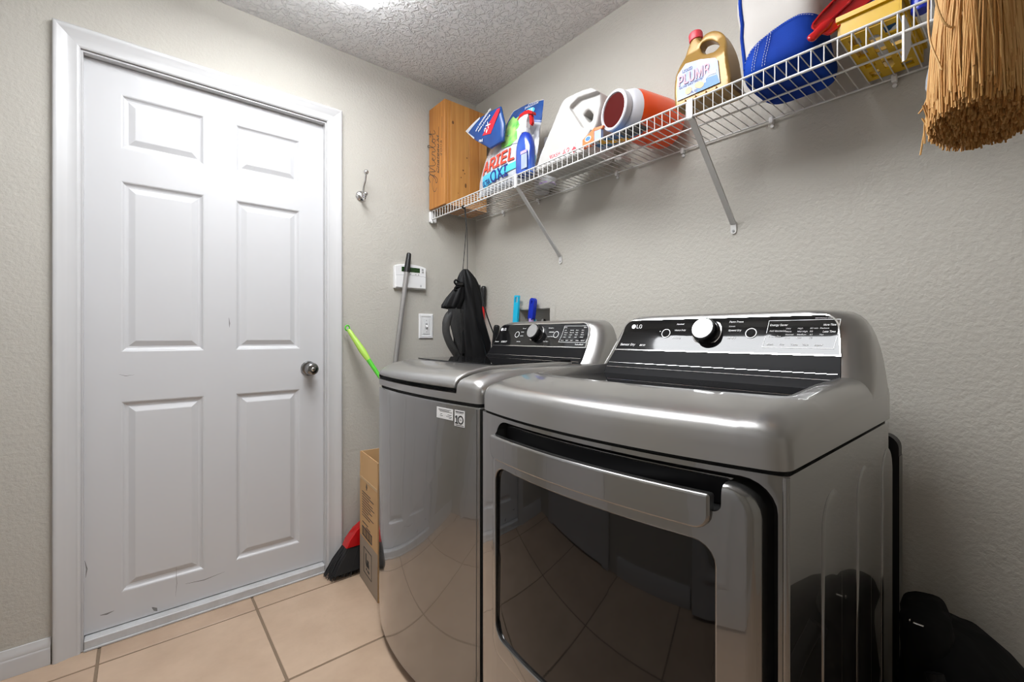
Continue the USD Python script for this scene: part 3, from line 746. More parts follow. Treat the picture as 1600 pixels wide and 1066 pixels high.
# cover around the lid (front strip low, right and left shoulders full height)
def washer_cover():
    R = .040
    fpH = [(0, .900), (0, .925), (.0, .940), (.003, .950), (.010, .958), (.022, .965), (.05, .9735), (.09, .980), (.125, .9845), (.17, .987), (.30, .988), (.52, .986)]
    cols = []
    inner = list(np.linspace(ly0 - .006, ly1 + .004, 15))
    right = [(-(WW - R + R * math.sin(a)), R * (1 - math.cos(a))) for a in np.radians([90, 75, 60, 45, 30, 15, 0])] + [(ly0 - WYC - .03, 0), (ly0 - WYC - .016, 0), (ly0 - WYC - .009, .003)]
    out = []
    for s, d in right: out.append((s, d, 0))
    for q in inner: out.append((q - WYC, .0, 1))
    out[-16 + 1] = out[-16 + 1]
    for a in np.radians([0, 30, 60, 90]): out.append((WW - .010 + .010 * math.sin(a), .010 * (1 - math.cos(a)), 0 if a > 0 else 1))
    rows = []
    for s, d, low in out:
        xf = WXF - WBOW * (1 - (s / WW) ** 2) + .5 * d * (d / R)
        row = []
        for dx, z in fpH:
            zz = min(z, .9215 + .0004 * (dx > 0)) if low else .9 + (z - .9) * (1 - d / .088)
            x = xf + (dx if not low else dx) if dx < .5 else WXB
            row.append((x, WYC + s, zz))
        rows.append(row)
    V = A(rows); lo = V[:1].copy(); lo[..., 2] = .9; hi = V[-1:].copy(); hi[..., 2] = .9
    V = np.concatenate([lo, V, hi]); n, m = V.shape[:2]; F = []
    for i in range(n - 1):
        for j in range(m - 1):
            a = i * m + j; F += [[a, a + m + 1, a + 1], [a, a + m, a + m + 1]]
    t = trimesh.Trimesh(V.reshape(-1, 3), A(F), process=False)
    k = np.argmax(t.triangles_center[:, 2])
    if t.face_normals[k][2] < 0: t.invert()
    return t
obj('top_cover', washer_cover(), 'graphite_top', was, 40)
obj('handle_slot', bx(WXF + .004, -.30, ly0 - .004, ly1 + .002, .9222, .9325), 'black_rubber', was, False)
build_console(was, WYC + .0225, .078, WW - .0, prints_washer())
# stickers
def sticker(y0, y1, z0, z1): return bowed(plate(sbox(y0, z0, y1, z1), .0002, .0007), wfx)
st = obj('sticker', sticker(-1.037, -.959, .843, .875), 'print_white', was, False, 'wide white paper sticker')
lines = [bowed(plate(sbox(a, z, b, z + .0012), .0007, .0009), wfx) for z, a, b in ((.8695, -1.028, -.968), (.8665, -1.020, -.968), (.8635, -1.032, -.975), (.856, -.987, -.978), (.856, -1.03, -1.012), (.851, -.990, -.976), (.851, -1.032, -1.006), (.8475, -1.03, -1.018))]
obj('sticker_print', cat(lines), 'print_black', st, False, None, 'stuff')
st = obj('sticker', sticker(-1.0885, -1.0425, .829, .877), 'print_white', was, False, 'tall white sticker with a large black 10')
def flat(s, z): return A([float(wfx(s, z)) - .0007, s, z])
pr = [bowed(plate(sbox(-1.083, .829 + .0405, -1.048, .829 + .043), .0007, .0009), wfx), bowed(plate(sbox(-1.080, .829 + .0375, -1.05, .829 + .0385), .0007, .0009), wfx), bowed(plate(sbox(-1.083, .8325, -1.048, .834), .0007, .0009), wfx)]
pr.append(text('1', .022, flat(-1.047, .838), W_R, W_U, .0004, True))
rg = LineString([(.0100 * math.cos(a), .0105 * math.sin(a)) for a in np.linspace(0, 2 * math.pi, 29)]).buffer(.0018)
pr.append(bowed(plate(affinity.translate(rg, -1.0705, .849), .0007, .0011), wfx)); pr.append(text('YEAR', .0024, flat(-1.0665, .848) - A([.0004, 0, 0]), W_R, W_U, .0004, True))
bd = sbox(-1.0885, .829, -1.0425, .877).difference(sbox(-1.0875, .830, -1.0435, .876))
pr.append(bowed(plate(bd, .0007, .0009), wfx))
obj('sticker_print', cat(pr), 'print_black', st, False, None, 'stuff')
# ================================================================== wire shelf
SZ, SX = 1.748, -.302            # deck height, front edge
sh = thing('wire_shelf', 'long white ventilated wire shelf on diagonal braces above the machines', 'wire shelf', (-.15, -1.1, SZ))
ye = -2.32
obj('front_rail', tube([(SX, -.020, SZ), (SX, ye, SZ)], .0031, 8), 'white_wire', sh, 60)
obj('lower_rail', tube([(SX, -.020, SZ - .045), (SX, ye, SZ - .045)], .0036, 8), 'white_wire', sh, 60)
obj('middle_rail', tube([(-.150, -.045, SZ - .0045), (-.150, ye, SZ - .0045)], .0030, 8), 'white_wire', sh, 60)
obj('back_rail', tube([(-.0105, -.02, SZ - .002), (-.0105, ye, SZ - .002)], .0030, 8), 'white_wire', sh, 60)
k = 0
y = -.034
while y > ye:
    obj('wire', tube([(-.009, y, SZ + .0005), (SX + .004, y, SZ + .0005), (SX - .0018, y, SZ - .004), (SX - .0018, y, SZ - .046)], .00145, 6), 'white_wire', sh, 60)
    y -= .0255
for yb, yw in ((-.716, -.680), (-1.474, -1.462)):
    a, b = A([SX + .002, yb, SZ - .046]), A([-.006, yw, 1.452])
    d = (b - a) / np.linalg.norm(b - a); up = np.cross(d, [0, 1, 0]); up /= np.linalg.norm(up)
    L = []
    for q in (a, b):
        L.append(A([q + A([0, sy * .0085, 0]) + up * su * .003 for sy, su in ((-1, -1), (1, -1), (1, 1), (-1, 1))]))
    br = obj('brace', loft(L), 'white_wire', sh, False)
    hookp = cat([bx(SX - .0065, SX - .0035, yb - .008, yb + .008, SZ - .052, SZ + .003), bx(SX - .0065, SX + .008, yb - .008, yb + .008, SZ - .053, SZ - .050)])
    obj('brace_hook', hookp, 'white_wire', br, False)
    obj('foot_plate', extr(rrect(-yw - .009, -yw + .009, 1.418, 1.462, .0088), .0045, (-.0004, 0, 0), W_R, W_U), 'white_wire', br, False)
    obj('screw', lathe([(.0045, 0), (.004, .0018), (.001, .0022)], (-.005, yw, 1.428), (-1, 0, 0), 12), 'seam_grey', br, 40)
for y in (-.264, -.537, -1.002, -1.288, -1.579, -1.868):
    obj('wall_clip', cat([rbox(-.018, -.001, y - .006, y + .006, SZ - .014, SZ + .006, .003, 1), tube([(-.001, y, SZ - .020), (-.008, y, SZ - .020)], .005, 10)]), 'white_plastic', sh, 40)
obj('end_bracket', cat([bx(SX - .008, SX + .030, -.022, -.0006, SZ - .058, SZ - .002, .003), bx(SX - .006, SX + .004, -.030, -.021, SZ - .066, SZ - .046, .002)]), 'white_plastic', sh, False, 'white plastic bracket at the wall end of the shelf')
g = extr(Polygon([(SX - .004, SZ - .012), (SX - .004, SZ - .106), (SX + .012, SZ - .098), (SX + .068, SZ - .048), (SX + .068, SZ - .012)]), .004, (0, -1.928, 0), S_R, S_U)
obj('gusset', g, 'white_plastic', sh, False, 'white triangular plate hanging from the front rail')
DK = SZ + .0036                  # top of the deck wires

# ------------------------------------------------------------------ wooden wine crate
wc = thing('wooden_crate', 'tall orange pine wine crate with handwritten wording, at the wall end of the shelf', 'crate', (-.19, -.095, DK))
X0, X1, Y0, Y1, Z0, Z1 = -.316, -.052, -.176, -.018, DK, 2.282
obj('side_board', bx(X0, X0 + .016, Y0, Y1, Z0, Z1, .0012), 'pine', wc, False)
for a, b, m in ((X0 + .0165, X0 + .036, 'pine'), (X0 + .0365, -.168, 'pine_pale'), (-.1675, -.100, 'pine'), (-.0995, X1, 'pine_pale')):
    obj('front_board', bx(a, b, Y0, Y0 + .014, Z0, Z1, .0010), m, wc, False)
obj('back_board', bx(X0 + .0165, X1, Y1 - .012, Y1, Z0, Z1), 'pine', wc, False)
obj('end_board', bx(X0 + .0165, X1, Y0 + .0145, Y1 - .0125, Z0, Z0 + .014), 'pine_pale', wc, False)
obj('end_board', bx(X0 + .0165, X1, Y0 + .0145, Y1 - .0125, Z1 - .016, Z1 - .002), 'pine_pale', wc, False)
obj('far_board', bx(X1 - .012, X1, Y0 + .0145, Y1 - .0125, Z0 + .0145, Z1 - .0165), 'pine', wc, False)
for x, z, r, st in ((-.268, 2.175, .008, 1.5), (-.205, 1.945, .007, .8), (-.196, 1.930, .005, .8), (-.190, 1.868, .007, 2.4), (-.182, 2.015, .005, 1), (-.218, 1.905, .004, 1), (-.236, 1.82, .003, 1)):
    obj('knot', extr(affinity.scale(LineString([(x, z), (x + .0005, z)]).buffer(r * .7, quad_segs=4), 1, st), .0004, (0, Y0 - .0002, 0), S_R, S_U), 'pine_knot', wc, False)
# lettering reads upwards on the side that faces the room
RU, UU = (0, 0, 1), (0, 1, 0)      # text runs up the board
def vtext(s, h, y, z, wdt, shear=.35, bold=False):
    t = meshkit.text_mesh(s, h, .0004, bold); t.vertices[:, 0] += t.vertices[:, 1] * shear; t.vertices[:, 0] -= t.bounds[0, 0]
    t.vertices[:, 0] *= wdt / t.bounds[1, 0]
    v = t.vertices; t.vertices = np.c_[X0 - .0001 - v[:, 2], y + v[:, 1], z + v[:, 0]]
    return t
def pen(strokes, y, z, sc, w):
    out = []
    for s_ in strokes:
        c_ = cr(s_, 6) * sc; ln = LineString(np.c_[c_[:, 0] + .25 * c_[:, 1], c_[:, 1]]).buffer(w)
        t = trimesh.creation.extrude_polygon(ln, .0004, engine='earcut'); v = t.vertices
        t.vertices = np.c_[X0 - .0001 - v[:, 2], y + v[:, 1], z + v[:, 0]]; out.append(t)
    return cat(out)
MER = [[(-.9, .9), (-.5, 1.25), (-.2, .9), (-.45, -.1), (-.8, -.35), (-.95, -.1), (-.55, .1), (-.1, 1.0), (.05, 1.2), (.05, .4), (.1, .05), (.45, 1.0), (.6, 1.2), (.6, .3), (.75, .0), (1.0, .25), (1.3, .5), (1.2, .62), (1.08, .4), (1.15, .05), (1.45, .1), (1.65, .6), (1.85, .55), (1.82, .15), (1.95, .03), (2.25, .5), (2.5, 1.25), (2.38, 1.4), (2.27, .9), (2.3, .1), (2.5, .05), (2.75, .5), (2.95, .55), (2.8, .6), (2.68, .3), (2.8, .02), (3.0, .2), (2.98, .5), (3.2, .5), (3.4, .7), (3.55, 1.2), (3.45, .4), (3.5, .05), (3.8, .3)], [(3.2, .88), (3.8, .95)]]
tx = [pen(MER, -.085, 1.935, .058, .0014), vtext('Chateau M', .019, -.117, 1.925, .20, .5), vtext('2003', .018, -.150, 2.0, .085, .3)]
fl_ = lambda pts: extr(LineString(pts).buffer(.0011, cap_style=2), .0004, (X0 - .0001, 0, 0), W_R, W_U)
tx += [fl_(A([(.078 - .024 * math.sin(t * 3.1), 1.90 + .045 * math.cos(t * 3.1) - .02) for t in np.linspace(0, 1.3, 16)])), fl_([(.119, 1.92), (.121, 2.0), (.118, 2.10), (.117, 2.16)]), fl_([(.150, 1.89), (.151, 1.96), (.150, 2.0)]), fl_([(.150, 2.09), (.151, 2.16), (.150, 2.20)])]
obj('lettering', cat(tx), 'print_black', wc, False, 'handwritten dark wording running up the board', 'stuff')

# ------------------------------------------------------------------ detergent bag
ab = thing('detergent_bag', 'plump blue and white plastic bag of laundry powder beside the wooden crate', 'bag', (-.2, -.53, DK))
from scipy.interpolate import RectBivariateSpline
GY = A([[-.325, -.462, -.602, -.716], [-.352, -.486, -.624, -.738], [-.40, -.524, -.637, -.745], [-.470, -.565, -.655, -.745], [-.543, -.602, -.666, -.740]])
GZ = A([[1.762, 1.757, 1.755, 1.755], [1.894, 1.884, 1.871, 1.859], [1.989, 1.984, 1.979, 1.965], [2.055, 2.055, 2.05, 2.035], [2.124, 2.121, 2.112, 2.099]])
uu, vv_ = np.linspace(0, 1, 5), np.linspace(0, 1, 4)
SY, SZ_ = RectBivariateSpline(uu, vv_, GY, kx=3, ky=3), RectBivariateSpline(uu, vv_, GZ, kx=3, ky=3)
def bagpt(u, v, side, off=0.0):
    y, z = float(SY(u, v)[0, 0]), float(SZ_(u, v)[0, 0])
    fat = (math.sin(math.pi * min(max(v, 0), 1)) ** .55) * (1 - u) ** .55 * (min(u / .12, 1) ** .5)
    cr_ = (.0012 if u < .4 else .004) * (meshkit.noise(A([y * 28, z * 28, side * 7.0]), 3) - .5) * 2 * min(1, 6 * u * 1) + .006 * math.sin(u * 20 + v * 9) * (u > .6) * (1 - u)
    bottom = .055 * (1 - min(u / .12, 1)) ** 2 * 0
    x = -.215 + .045 * u - (.048 * fat + cr_) * side
    return A([x - off, y, z])
def bagsheet(u0, u1, v0=0., v1=1., side=1, off=0.0, n=34, m=26):
    t = patch(n, m, lambda a, b: bagpt(u0 + (u1 - u0) * a, v0 + (v1 - v0) * b, side, off))
    if (t.face_normals[:, 0].mean() > 0) == (side > 0): t.invert()
    return t
base_ = loft([A([bagpt(0, v, 1) for v in np.linspace(0, 1, 14)]), A([bagpt(0, v, -1) + A([.0, 0, 0]) for v in np.linspace(0, 1, 14)])], False, False, closed=False)
obj('bag_body', cat([bagsheet(0, .58), bagsheet(0, 1, side=-1)]), 'bag_white', ab, 60)
obj('bag_top', bagsheet(.58, 1), 'bag_blue', ab, 60, 'blue printed upper half of the bag')
obj('top_seal', cat([bagsheet(.985, 1.03, side=1, off=.0006, n=3), bagsheet(.985, 1.03, side=-1, n=3)]), 'bag_white', ab, 60)
# inverse map (y, z) -> (u, v) by search, to lay print on the bulging front
_u, _v = np.meshgrid(np.linspace(0, 1, 60), np.linspace(0, 1, 60), indexing='ij')
_yz = np.c_[SY(np.linspace(0, 1, 60), np.linspace(0, 1, 60)).ravel(), SZ_(np.linspace(0, 1, 60), np.linspace(0, 1, 60)).ravel()]
from scipy.spatial import cKDTree
from scipy.interpolate import LinearNDInterpolator
_xf = A([bagpt(a, b, 1)[0] for a, b in zip(_u.ravel(), _v.ravel())])
FX = LinearNDInterpolator(_yz, _xf); KD = cKDTree(_yz)
def onbag(t, off=.0032):
    """t: mesh whose (x, y) are (-y, z) on the bag front; z = thickness"""
    v = t.vertices; q = np.c_[-v[:, 0], v[:, 1]]; x = FX(q)
    bad = np.isnan(x); x[bad] = _xf[KD.query(q[bad])[1]] if bad.any() else 0
    r = t.copy(); r.vertices = np.c_[x - off - v[:, 2], q[:, 0], q[:, 1]]; return r
def bagtext(s, h, y, z, wdt=None, bold=True, dz=0.0, off=.0046):
    t = meshkit.text_mesh(s, h, .0006, bold); t.vertices[:, 0] -= t.bounds[0, 0]
    if wdt: t.vertices[:, 0] *= wdt / t.bounds[1, 0]
    t.vertices[:, 1] += t.vertices[:, 0] * dz
    t.vertices[:, 0] += -y; t.vertices[:, 1] += z
    t = t.subdivide_to_size(.02); return onbag(t, off)
def bagpoly(poly, th=.0006, off=.0032):
    t = trimesh.creation.extrude_polygon(poly, th, engine='earcut'); t = t.subdivide_to_size(.012); return onbag(t, off)
obj('brand_print', bagtext('ARIEL', .058, -.392, 1.850, .245, dz=.02), 'text_red', ab, False, 'large red lettering', 'stuff')
obj('stripe', bagpoly(Polygon([(.40, 1.785), (.66, 1.812), (.735, 1.812), (.735, 1.850), (.60, 1.838), (.40, 1.842)])), 'bag_cyan', ab, False)
obj('oxi_print', bagtext('OXI', .050, -.475, 1.790, .125, dz=.02, off=.0046), 'bag_navy', ab, False, 'dark blue lettering', 'stuff')
obj('small_print', bagtext('ULTRA', .022, -.398, 1.792, .068, off=.0046), 'bag_navy', ab, False, None, 'stuff')
sw_ = [Polygon([(.545, 2.06), (.57, 2.075), (.60, 2.05), (.625, 2.055), (.655, 2.04), (.63, 2.0), (.60, 1.985), (.555, 1.99)]), Polygon([(.535, 1.985), (.575, 1.975), (.625, 1.985), (.635, 1.945), (.60, 1.93), (.54, 1.935)])]
obj('swirl', cat([bagpoly(q.buffer(.008).buffer(-.004)) for q in sw_]), 'bag_green', ab, False, 'green swirl emblem', 'stuff')
obj('cloud', bagpoly(affinity.scale(LineString([(.65, 1.97), (.652, 1.97)]).buffer(.06), 1.3, .75), off=.0026), 'bag_white', ab, False)
obj('badge', bagpoly(affinity.scale(LineString([(.672, 2.058), (.674, 2.058)]).buffer(.022), 1.6, .9), off=.0032), 'bag_cyan', ab, False)
obj('badge_print', cat([bagtext('OXI', .013, -.650, 2.058, .05, off=.0046), bagtext('EVOLUCION', .011, -.645, 2.083, .075, False), bagtext('PODER', .009, -.66, 2.097, .05, False)]), 'print_white', ab, False, None, 'stuff')
# folded corner: a flap lying over the front left
fp_ = A([[-.300, 2.083], [-.440, 2.100], [-.572, 2.100], [-.592, 2.02], [-.585, 1.945], [-.500, 1.935], [-.385, 2.010]])
c = fp_.mean(0)
def flapx(y, z): return -.262 - .010 * math.cos((y + .45) * 12) - .012 * (z - 1.95) * 6 * .5
L1 = []
for k_, d in ((.96, .010), (1.0, .004), (1.0, 0), (.985, -.004), (.94, -.0075), (.8, -.0095), (.4, -.011)):
    pts = cr(np.vstack([c + (fp_ - c) * k_, (c + (fp_ - c) * k_)[:1]]), 5)[:-1]
    pts = np.vstack([np.linspace(p, q, 5)[:-1] for p, q in zip(c + (fp_ - c) * k_, np.roll(c + (fp_ - c) * k_, -1, 0))])
    L1.append(A([[flapx(*p) + d, p[0], p[1]] for p in pts]))
fl2 = loft(L1)
obj('folded_corner', fl2, 'bag_blue', ab, 60, 'folded blue corner of the bag')
def onflap(t, off=.0125):
    v = t.vertices; r = t.copy(); q = np.c_[-v[:, 0], v[:, 1]]
    r.vertices = np.c_[[flapx(*p) for p in q] - (off + v[:, 2]), q]; return r
def fpoly(poly, off=.0118): return onflap(trimesh.creation.extrude_polygon(poly, .0006, engine='earcut').subdivide_to_size(.02), off)
def ftext(s, h, a, b, ang, wdt, off=.0135, bold=True):
    t = meshkit.text_mesh(s, h, .0005, bold); t.vertices[:, 0] -= t.bounds[0, 0]; t.vertices[:, 0] *= wdt / t.bounds[1, 0]
    M = trimesh.transformations.rotation_matrix(math.radians(ang), [0, 0, 1]); t.apply_transform(M); t.vertices += A([a, b, 0]); return onflap(t, off)
obj('corner_seal', fpoly(Polygon([(.303, 2.083), (.440, 2.0975), (.437, 2.089), (.330, 2.066), (.388, 2.022), (.383, 2.016)]), .0105), 'bag_white', ab, False)
obj('red_tag', fpoly(Polygon([(.455, 2.005), (.515, 1.995), (.575, 2.075), (.578, 2.088), (.560, 2.088)])), 'bag_red', ab, False)
obj('tag_print', cat([ftext('2X', .024, .487, 2.006, 48, .045), ftext('MAS RENDIMIENTO', .009, .408, 2.040, 27, .13), ftext('POR LAVADA', .009, .430, 2.030, 27, .10), ftext('ml', .012, .43, 1.985, -14, .03)]), 'print_white', ab, False, None, 'stuff')

# ------------------------------------------------------------------ spray bottle
sb = thing('spray_bottle', 'blue cleaner bottle with a red and white trigger head, in front of the laundry bag', 'spray bottle', (-.262, -.722, DK))
sx_, sy_ = -.262, -.727
def ovals(prof, o, up=(1, 0, 0)):
    a = np.arange(36) / 36 * 2 * np.pi; L = []
    for ry, rx, z in prof:
        ca, sa = np.cos(a), np.sin(a); p = 2.6
        L.append(np.c_[o[0] + rx * np.sign(sa) * np.abs(sa) ** (2 / p), o[1] + ry * np.sign(ca) * np.abs(ca) ** (2 / p), np.full(36, o[2] + z)])
    return loft(L)
obj('bottle', ovals([(.042, .022, 0), (.047, .026, .004), (.048, .027, .03), (.047, .027, .085), (.047, .026, .11), (.044, .025, .128), (.037, .022, .150), (.030, .019, .163), (.024, .017, .171), (.0135, .0135, .176), (.0135, .0135, .184)], (sx_, sy_, DK)), 'spray_blue', sb, 40)
obj('label', bx(sx_ - .0285, sx_ - .027, sy_ - .040, sy_ - .005, DK + .018, DK + .078, .0004), 'label_blue', sb, False)
obj('label_band', bx(sx_ - .0290, sx_ - .0284, sy_ - .040, sy_ - .002, DK + .080, DK + .092), 'handle_lilac', sb, False)
obj('collar', lathe([(.0165, .176), (.0175, .178), (.0175, .196), (.014, .199)], (sx_, sy_, DK), n=24), 'cap_white', sb, 40)
hd = extr(Polygon([(.016, .197), (.016, .220), (.026, .238), (.026, .252), (-.020, .258), (-.034, .246), (-.028, .225), (-.015, .212), (-.013, .197)]).buffer(.003).buffer(-.002), .020, (sx_ - .010 + .020, sy_, DK), W_R, W_U)
obj('trigger_head', hd, 'bottle_white', sb, 40)
obj('red_cap', extr(Polygon([(-.036, .244), (-.020, .259), (.010, .262), (.030, .258), (.050, .246), (.050, .238), (.028, .248), (.005, .252), (-.022, .250)]).buffer(.002), .023, (sx_ + .0115, sy_, DK), W_R, W_U), 'dustpan_red', sb, 30)
obj('trigger', extr(Polygon([(.030, .240), (.042, .238), (.047, .205), (.040, .196), (.034, .205), (.033, .225)]).buffer(.001), .012, (sx_ + .006, sy_, DK), W_R, W_U), 'dustpan_red', sb, 30, 'red trigger lever')

# ------------------------------------------------------------------ white bottles behind
def white_bottle(label, x, y, s=1.0, red=True):
    t = thing('cleaner_bottle', label, 'bottle', (x, y, DK))
    obj('bottle', lathe([(.030 * s, 0), (.036 * s, .003), (.037 * s, .02), (.037 * s, .10 * s), (.034 * s, .125 * s), (.024 * s, .150 * s), (.016 * s, .165 * s), (.0155 * s, .18 * s)], (x, y, DK), n=28), 'bottle_white', t, 40)
    obj('cap', lathe([(.018 * s, .178 * s), (.018 * s, .185 * s), (.015 * s, .187 * s), (.0145 * s, .212 * s), (.013 * s, .216 * s), (.001, .217 * s)], (x, y, DK), n=24), 'cap_white', t, 40)
    if red:
        obj('label_band', lathe([(.0375 * s, .030), (.0378 * s, .031), (.0378 * s, .112 * s), (.0375 * s, .113 * s)], (x, y, DK), n=28), 'print_white', t, 40)
        obj('label_stripe', lathe([(.0380 * s, .092 * s), (.0382 * s, .093 * s), (.0382 * s, .104 * s), (.0380 * s, .105 * s)], (x, y, DK), n=28), 'cap_red', t, 40)
    obj('base_ring', lathe([(.0375 * s, .004), (.0385 * s, .006), (.0385 * s, .010), (.0375 * s, .012)], (x, y, DK), n=28), 'handle_lilac' if red else 'seam_grey', t, 40)
    return t
white_bottle('small white bottle with a red label stripe, standing behind the blue spray bottle', -.098, -.690)
white_bottle('plain white bottle standing at the wall behind the laundry powder bag', -.046, -.600, .95, False)

# ------------------------------------------------------------------ big white jug
wj = thing('white_jug', 'large slanting white plastic jug with a through-handle, left of the orange jug', 'jug', (-.17, -.95, DK))
op = Polygon([(.772, .0), (.800, .06), (.925, .232), (.945, .240), (.985, .238), (1.02, .236), (1.075, .226), (1.105, .200), (1.105, .150), (1.085, .085), (1.05, .04), (1.040, 0)])
hole = Polygon(cr([(1.020, .150), (1.045, .160), (1.068, .128), (1.050, .112), (1.020, .150)], 5))
def to_man(poly, d, z0=DK, x0=0.0):
    m = m3.Manifold.extrude(m3.CrossSection([np.asarray(poly.exterior.coords)[:-1]] + [np.asarray(i.coords)[:-1] for i in poly.interiors], m3.FillRule.EvenOdd), d)
    return m.transform(np.array([[0, 0, -1, x0], [-1, 0, 0, 0], [0, 1, 0, z0]], float))
body = to_man(op.buffer(-.004), .170, DK + .001, -.085)
sunk = to_man(Polygon([(.965, .195), (1.01, .212), (1.16, .19), (1.18, .10), (1.10, .06), (1.03, .095)]), .05, DK, -.238)
body = body - sunk - to_man(hole, .4, DK, .05)
jm = soft(body, .007, 24)
obj('jug_body', jm, 'jug_white', wj, 60)
for i in range(9):
    z = DK + .035 + i * .020; y = -(.772 + .008 + (z - DK) * .66)
    obj('rib', tube([(-.252, y - .012, z), (-.248, y - .0005, z + .001), (-.16, y + .0015, z), (-.09, y - .001, z)], .0022, 6), 'jug_white', wj, 60)
obj('label', extr(Polygon([(.850, .012), (1.0, .012), (1.0, .052), (.880, .052)]), .0006, (-.2560, 0, DK), W_R, W_U), 'print_white', wj, False)
obj('label_print', cat([text('42', .022, (-.2568, -.935, DK + .020), W_R, W_U, bold=True), text('\u25c6', .02, (-.2568, -.98, DK + .015), W_R, W_U), text('WASH', .014, (-.2568, -.865, DK + .028), W_R, W_U, bold=True)]), 'cap_red', wj, False, None, 'stuff')

# ------------------------------------------------------------------ orange jug lying with its open mouth towards the room
oj = thing('orange_jug', 'orange detergent jug lying down with its open white-rimmed mouth facing the room', 'jug', (-.15, -1.2, 1.845))
ax = A([.975, -.222, 0]); mo = A([-.285, -1.192, 1.8375])
def oj_l(prof, n=36, sq=1.0): return lathe(prof, mo, ax, n)
obj('jug_body', oj_l([(.068, .058), (.0795, .062), (.0835, .085), (.0835, .205), (.081, .235), (.074, .252), (.052, .258), (.001, .259)], 44), 'jug_orange', oj, 50)
obj('shoulder', oj_l([(.056, .026), (.065, .031), (.071, .040), (.0755, .050), (.0785, .058), (.0800, .0625), (.070, .0635)], 44), 'cap_white', oj, 50, 'white shoulder ring')
obj('rim', oj_l([(.0535, .030), (.0535, .004), (.056, .0), (.0625, .0), (.0655, .003), (.0655, .024), (.058, .028)], 44), 'cap_white', oj, 40, 'thick white rim of the mouth')
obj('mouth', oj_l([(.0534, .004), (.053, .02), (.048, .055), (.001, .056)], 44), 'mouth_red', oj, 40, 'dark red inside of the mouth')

# ------------------------------------------------------------------ small orange carton
oc = thing('orange_carton', 'small orange carton with a blue and white emblem, under the rim of the orange jug', 'carton', (-.28, -1.1, DK))
cp = Polygon([(1.062, 0), (1.062, .032), (1.108, .056), (1.150, .052), (1.150, .042), (1.118, .040), (1.118, 0)])
obj('carton', extr(Polygon([(1.060, 0), (1.060, .030), (1.112, .054), (1.112, 0)]), .014, (-.272, 0, DK), W_R, W_U), 'box_orange', oc, False)
obj('flap', extr(Polygon([(1.108, .052), (1.112, .0545), (1.152, .050), (1.146, .042), (1.112, .044)]), .012, (-.273, 0, DK), W_R, W_U), 'box_orange', oc, False)
obj('side_panel', extr(Polygon([(1.1125, 0), (1.1125, .043), (1.142, .041), (1.142, 0)]), .012, (-.273, 0, DK), W_R, W_U), 'label_blue', oc, False)
em = lambda r, k: extr(affinity.scale(LineString([(1.085, .026), (1.0855, .026)]).buffer(r), 1.25, .9), .0005, (-.2862 - k * .0006, 0, DK), W_R, W_U)
obj('emblem', em(.011, 0), 'print_white', oc, False); obj('emblem_core', em(.008, 1), 'label_deep', oc, False)

# ------------------------------------------------------------------ flat pouch under the jugs
po = thing('cleaner_pouch', 'crumpled dark blue and yellow pouch lying flat under the orange jug mouth', 'pouch', (-.2, -1.17, DK))
def pouch(x0, x1, y0, y1, z0, hgt, seed, n=18, m=14):
    L = []
    def fn(u, v, s):
        x, y = x0 + (x1 - x0) * u, y0 + (y1 - y0) * v
        f = (math.sin(math.pi * u) * math.sin(math.pi * v)) ** .4
        nz = (meshkit.noise(A([x * 45, y * 45, s * 3.]), seed) - .5) * .006
        return A([x, y, z0 + (hgt * f + nz * f if s > 0 else 0) + .0005])
    a = patch(n, m, lambda u, v: fn(u, v, 1)); b = patch(n, m, lambda u, v: fn(u, v, -1))
    if a.face_normals[:, 2].mean() < 0: a.invert()
    if b.face_normals[:, 2].mean() > 0: b.invert()
    return cat([a, b])
obj('pouch_body', pouch(-.296, -.225, -1.27, -1.10, DK, .006, 5), 'pouch_blue', po, 60)
obj('dark_panel', pouch(-.294, -.235, -1.30, -1.215, DK - .0006, .006, 9), 'pouch_black', po, 60)
for q, m_ in (([(-.292, -1.135), (-.26, -1.13), (-.235, -1.16), (-.218, -1.215), (-.24, -1.215), (-.262, -1.165), (-.29, -1.15)], 'pouch_yellow'), ([(-.250, -1.105), (-.225, -1.105), (-.218, -1.14), (-.24, -1.13)], 'label_blue')):
    obj('printed_patch', extr(Polygon(q), .0006, (0, 0, DK - .0006), (1, 0, 0), (0, 1, 0)), m_, po, False)
sp = thing('sponge', 'small pale block on the shelf near the wall, below the white jug', 'sponge', (-.07, -1.03, DK))
obj('sponge_body', rbox(-.10, -.035, -1.09, -1.055, DK, DK + .02, .004, 1), 'canvas', sp, True)

# ------------------------------------------------------------------ gold drain-cleaner jug
gj = thing('gold_jug', 'gold plastic drain cleaner jug with a red cap and pastel label', 'jug', (-.22, -1.5, DK))
go = Polygon(cr([(1.414, .0), (1.410, .05), (1.413, .09), (1.424, .135), (1.437, .172), (1.450, .197), (1.470, .199), (1.482, .186), (1.498, .198), (1.525, .194), (1.552, .172), (1.570, .130), (1.580, .07), (1.588, .02), (1.588, 0)], 5))
gh = Polygon(cr([(1.481, .166), (1.490, .176), (1.515, .172), (1.538, .152), (1.548, .132), (1.535, .122), (1.510, .128), (1.490, .146), (1.481, .166)], 4))
go, gh = [affinity.scale(q, .925, 1, origin=(1.41, 0)) for q in (go, gh)]
gm = to_man(go.difference(gh), .092, DK + .001, -.190)
t = man2tri(gm.refine_to_length(.008)); t.merge_vertices()
v = t.vertices; zz = v[:, 2] - DK
xm = -.236; k_ = np.interp(zz, [0, .10, .125, .16, .20], [1, .98, .80, .40, .34])
t.vertices = np.c_[xm + (v[:, 0] - xm) * k_, v[:, 1], v[:, 2]]
trimesh.smoothing.filter_taubin(t, lamb=.5, nu=.49, iterations=9)
obj('jug_body', t, 'jug_gold', gj, 60)
nx, nz_ = (-.236, -1.4575), DK + .192
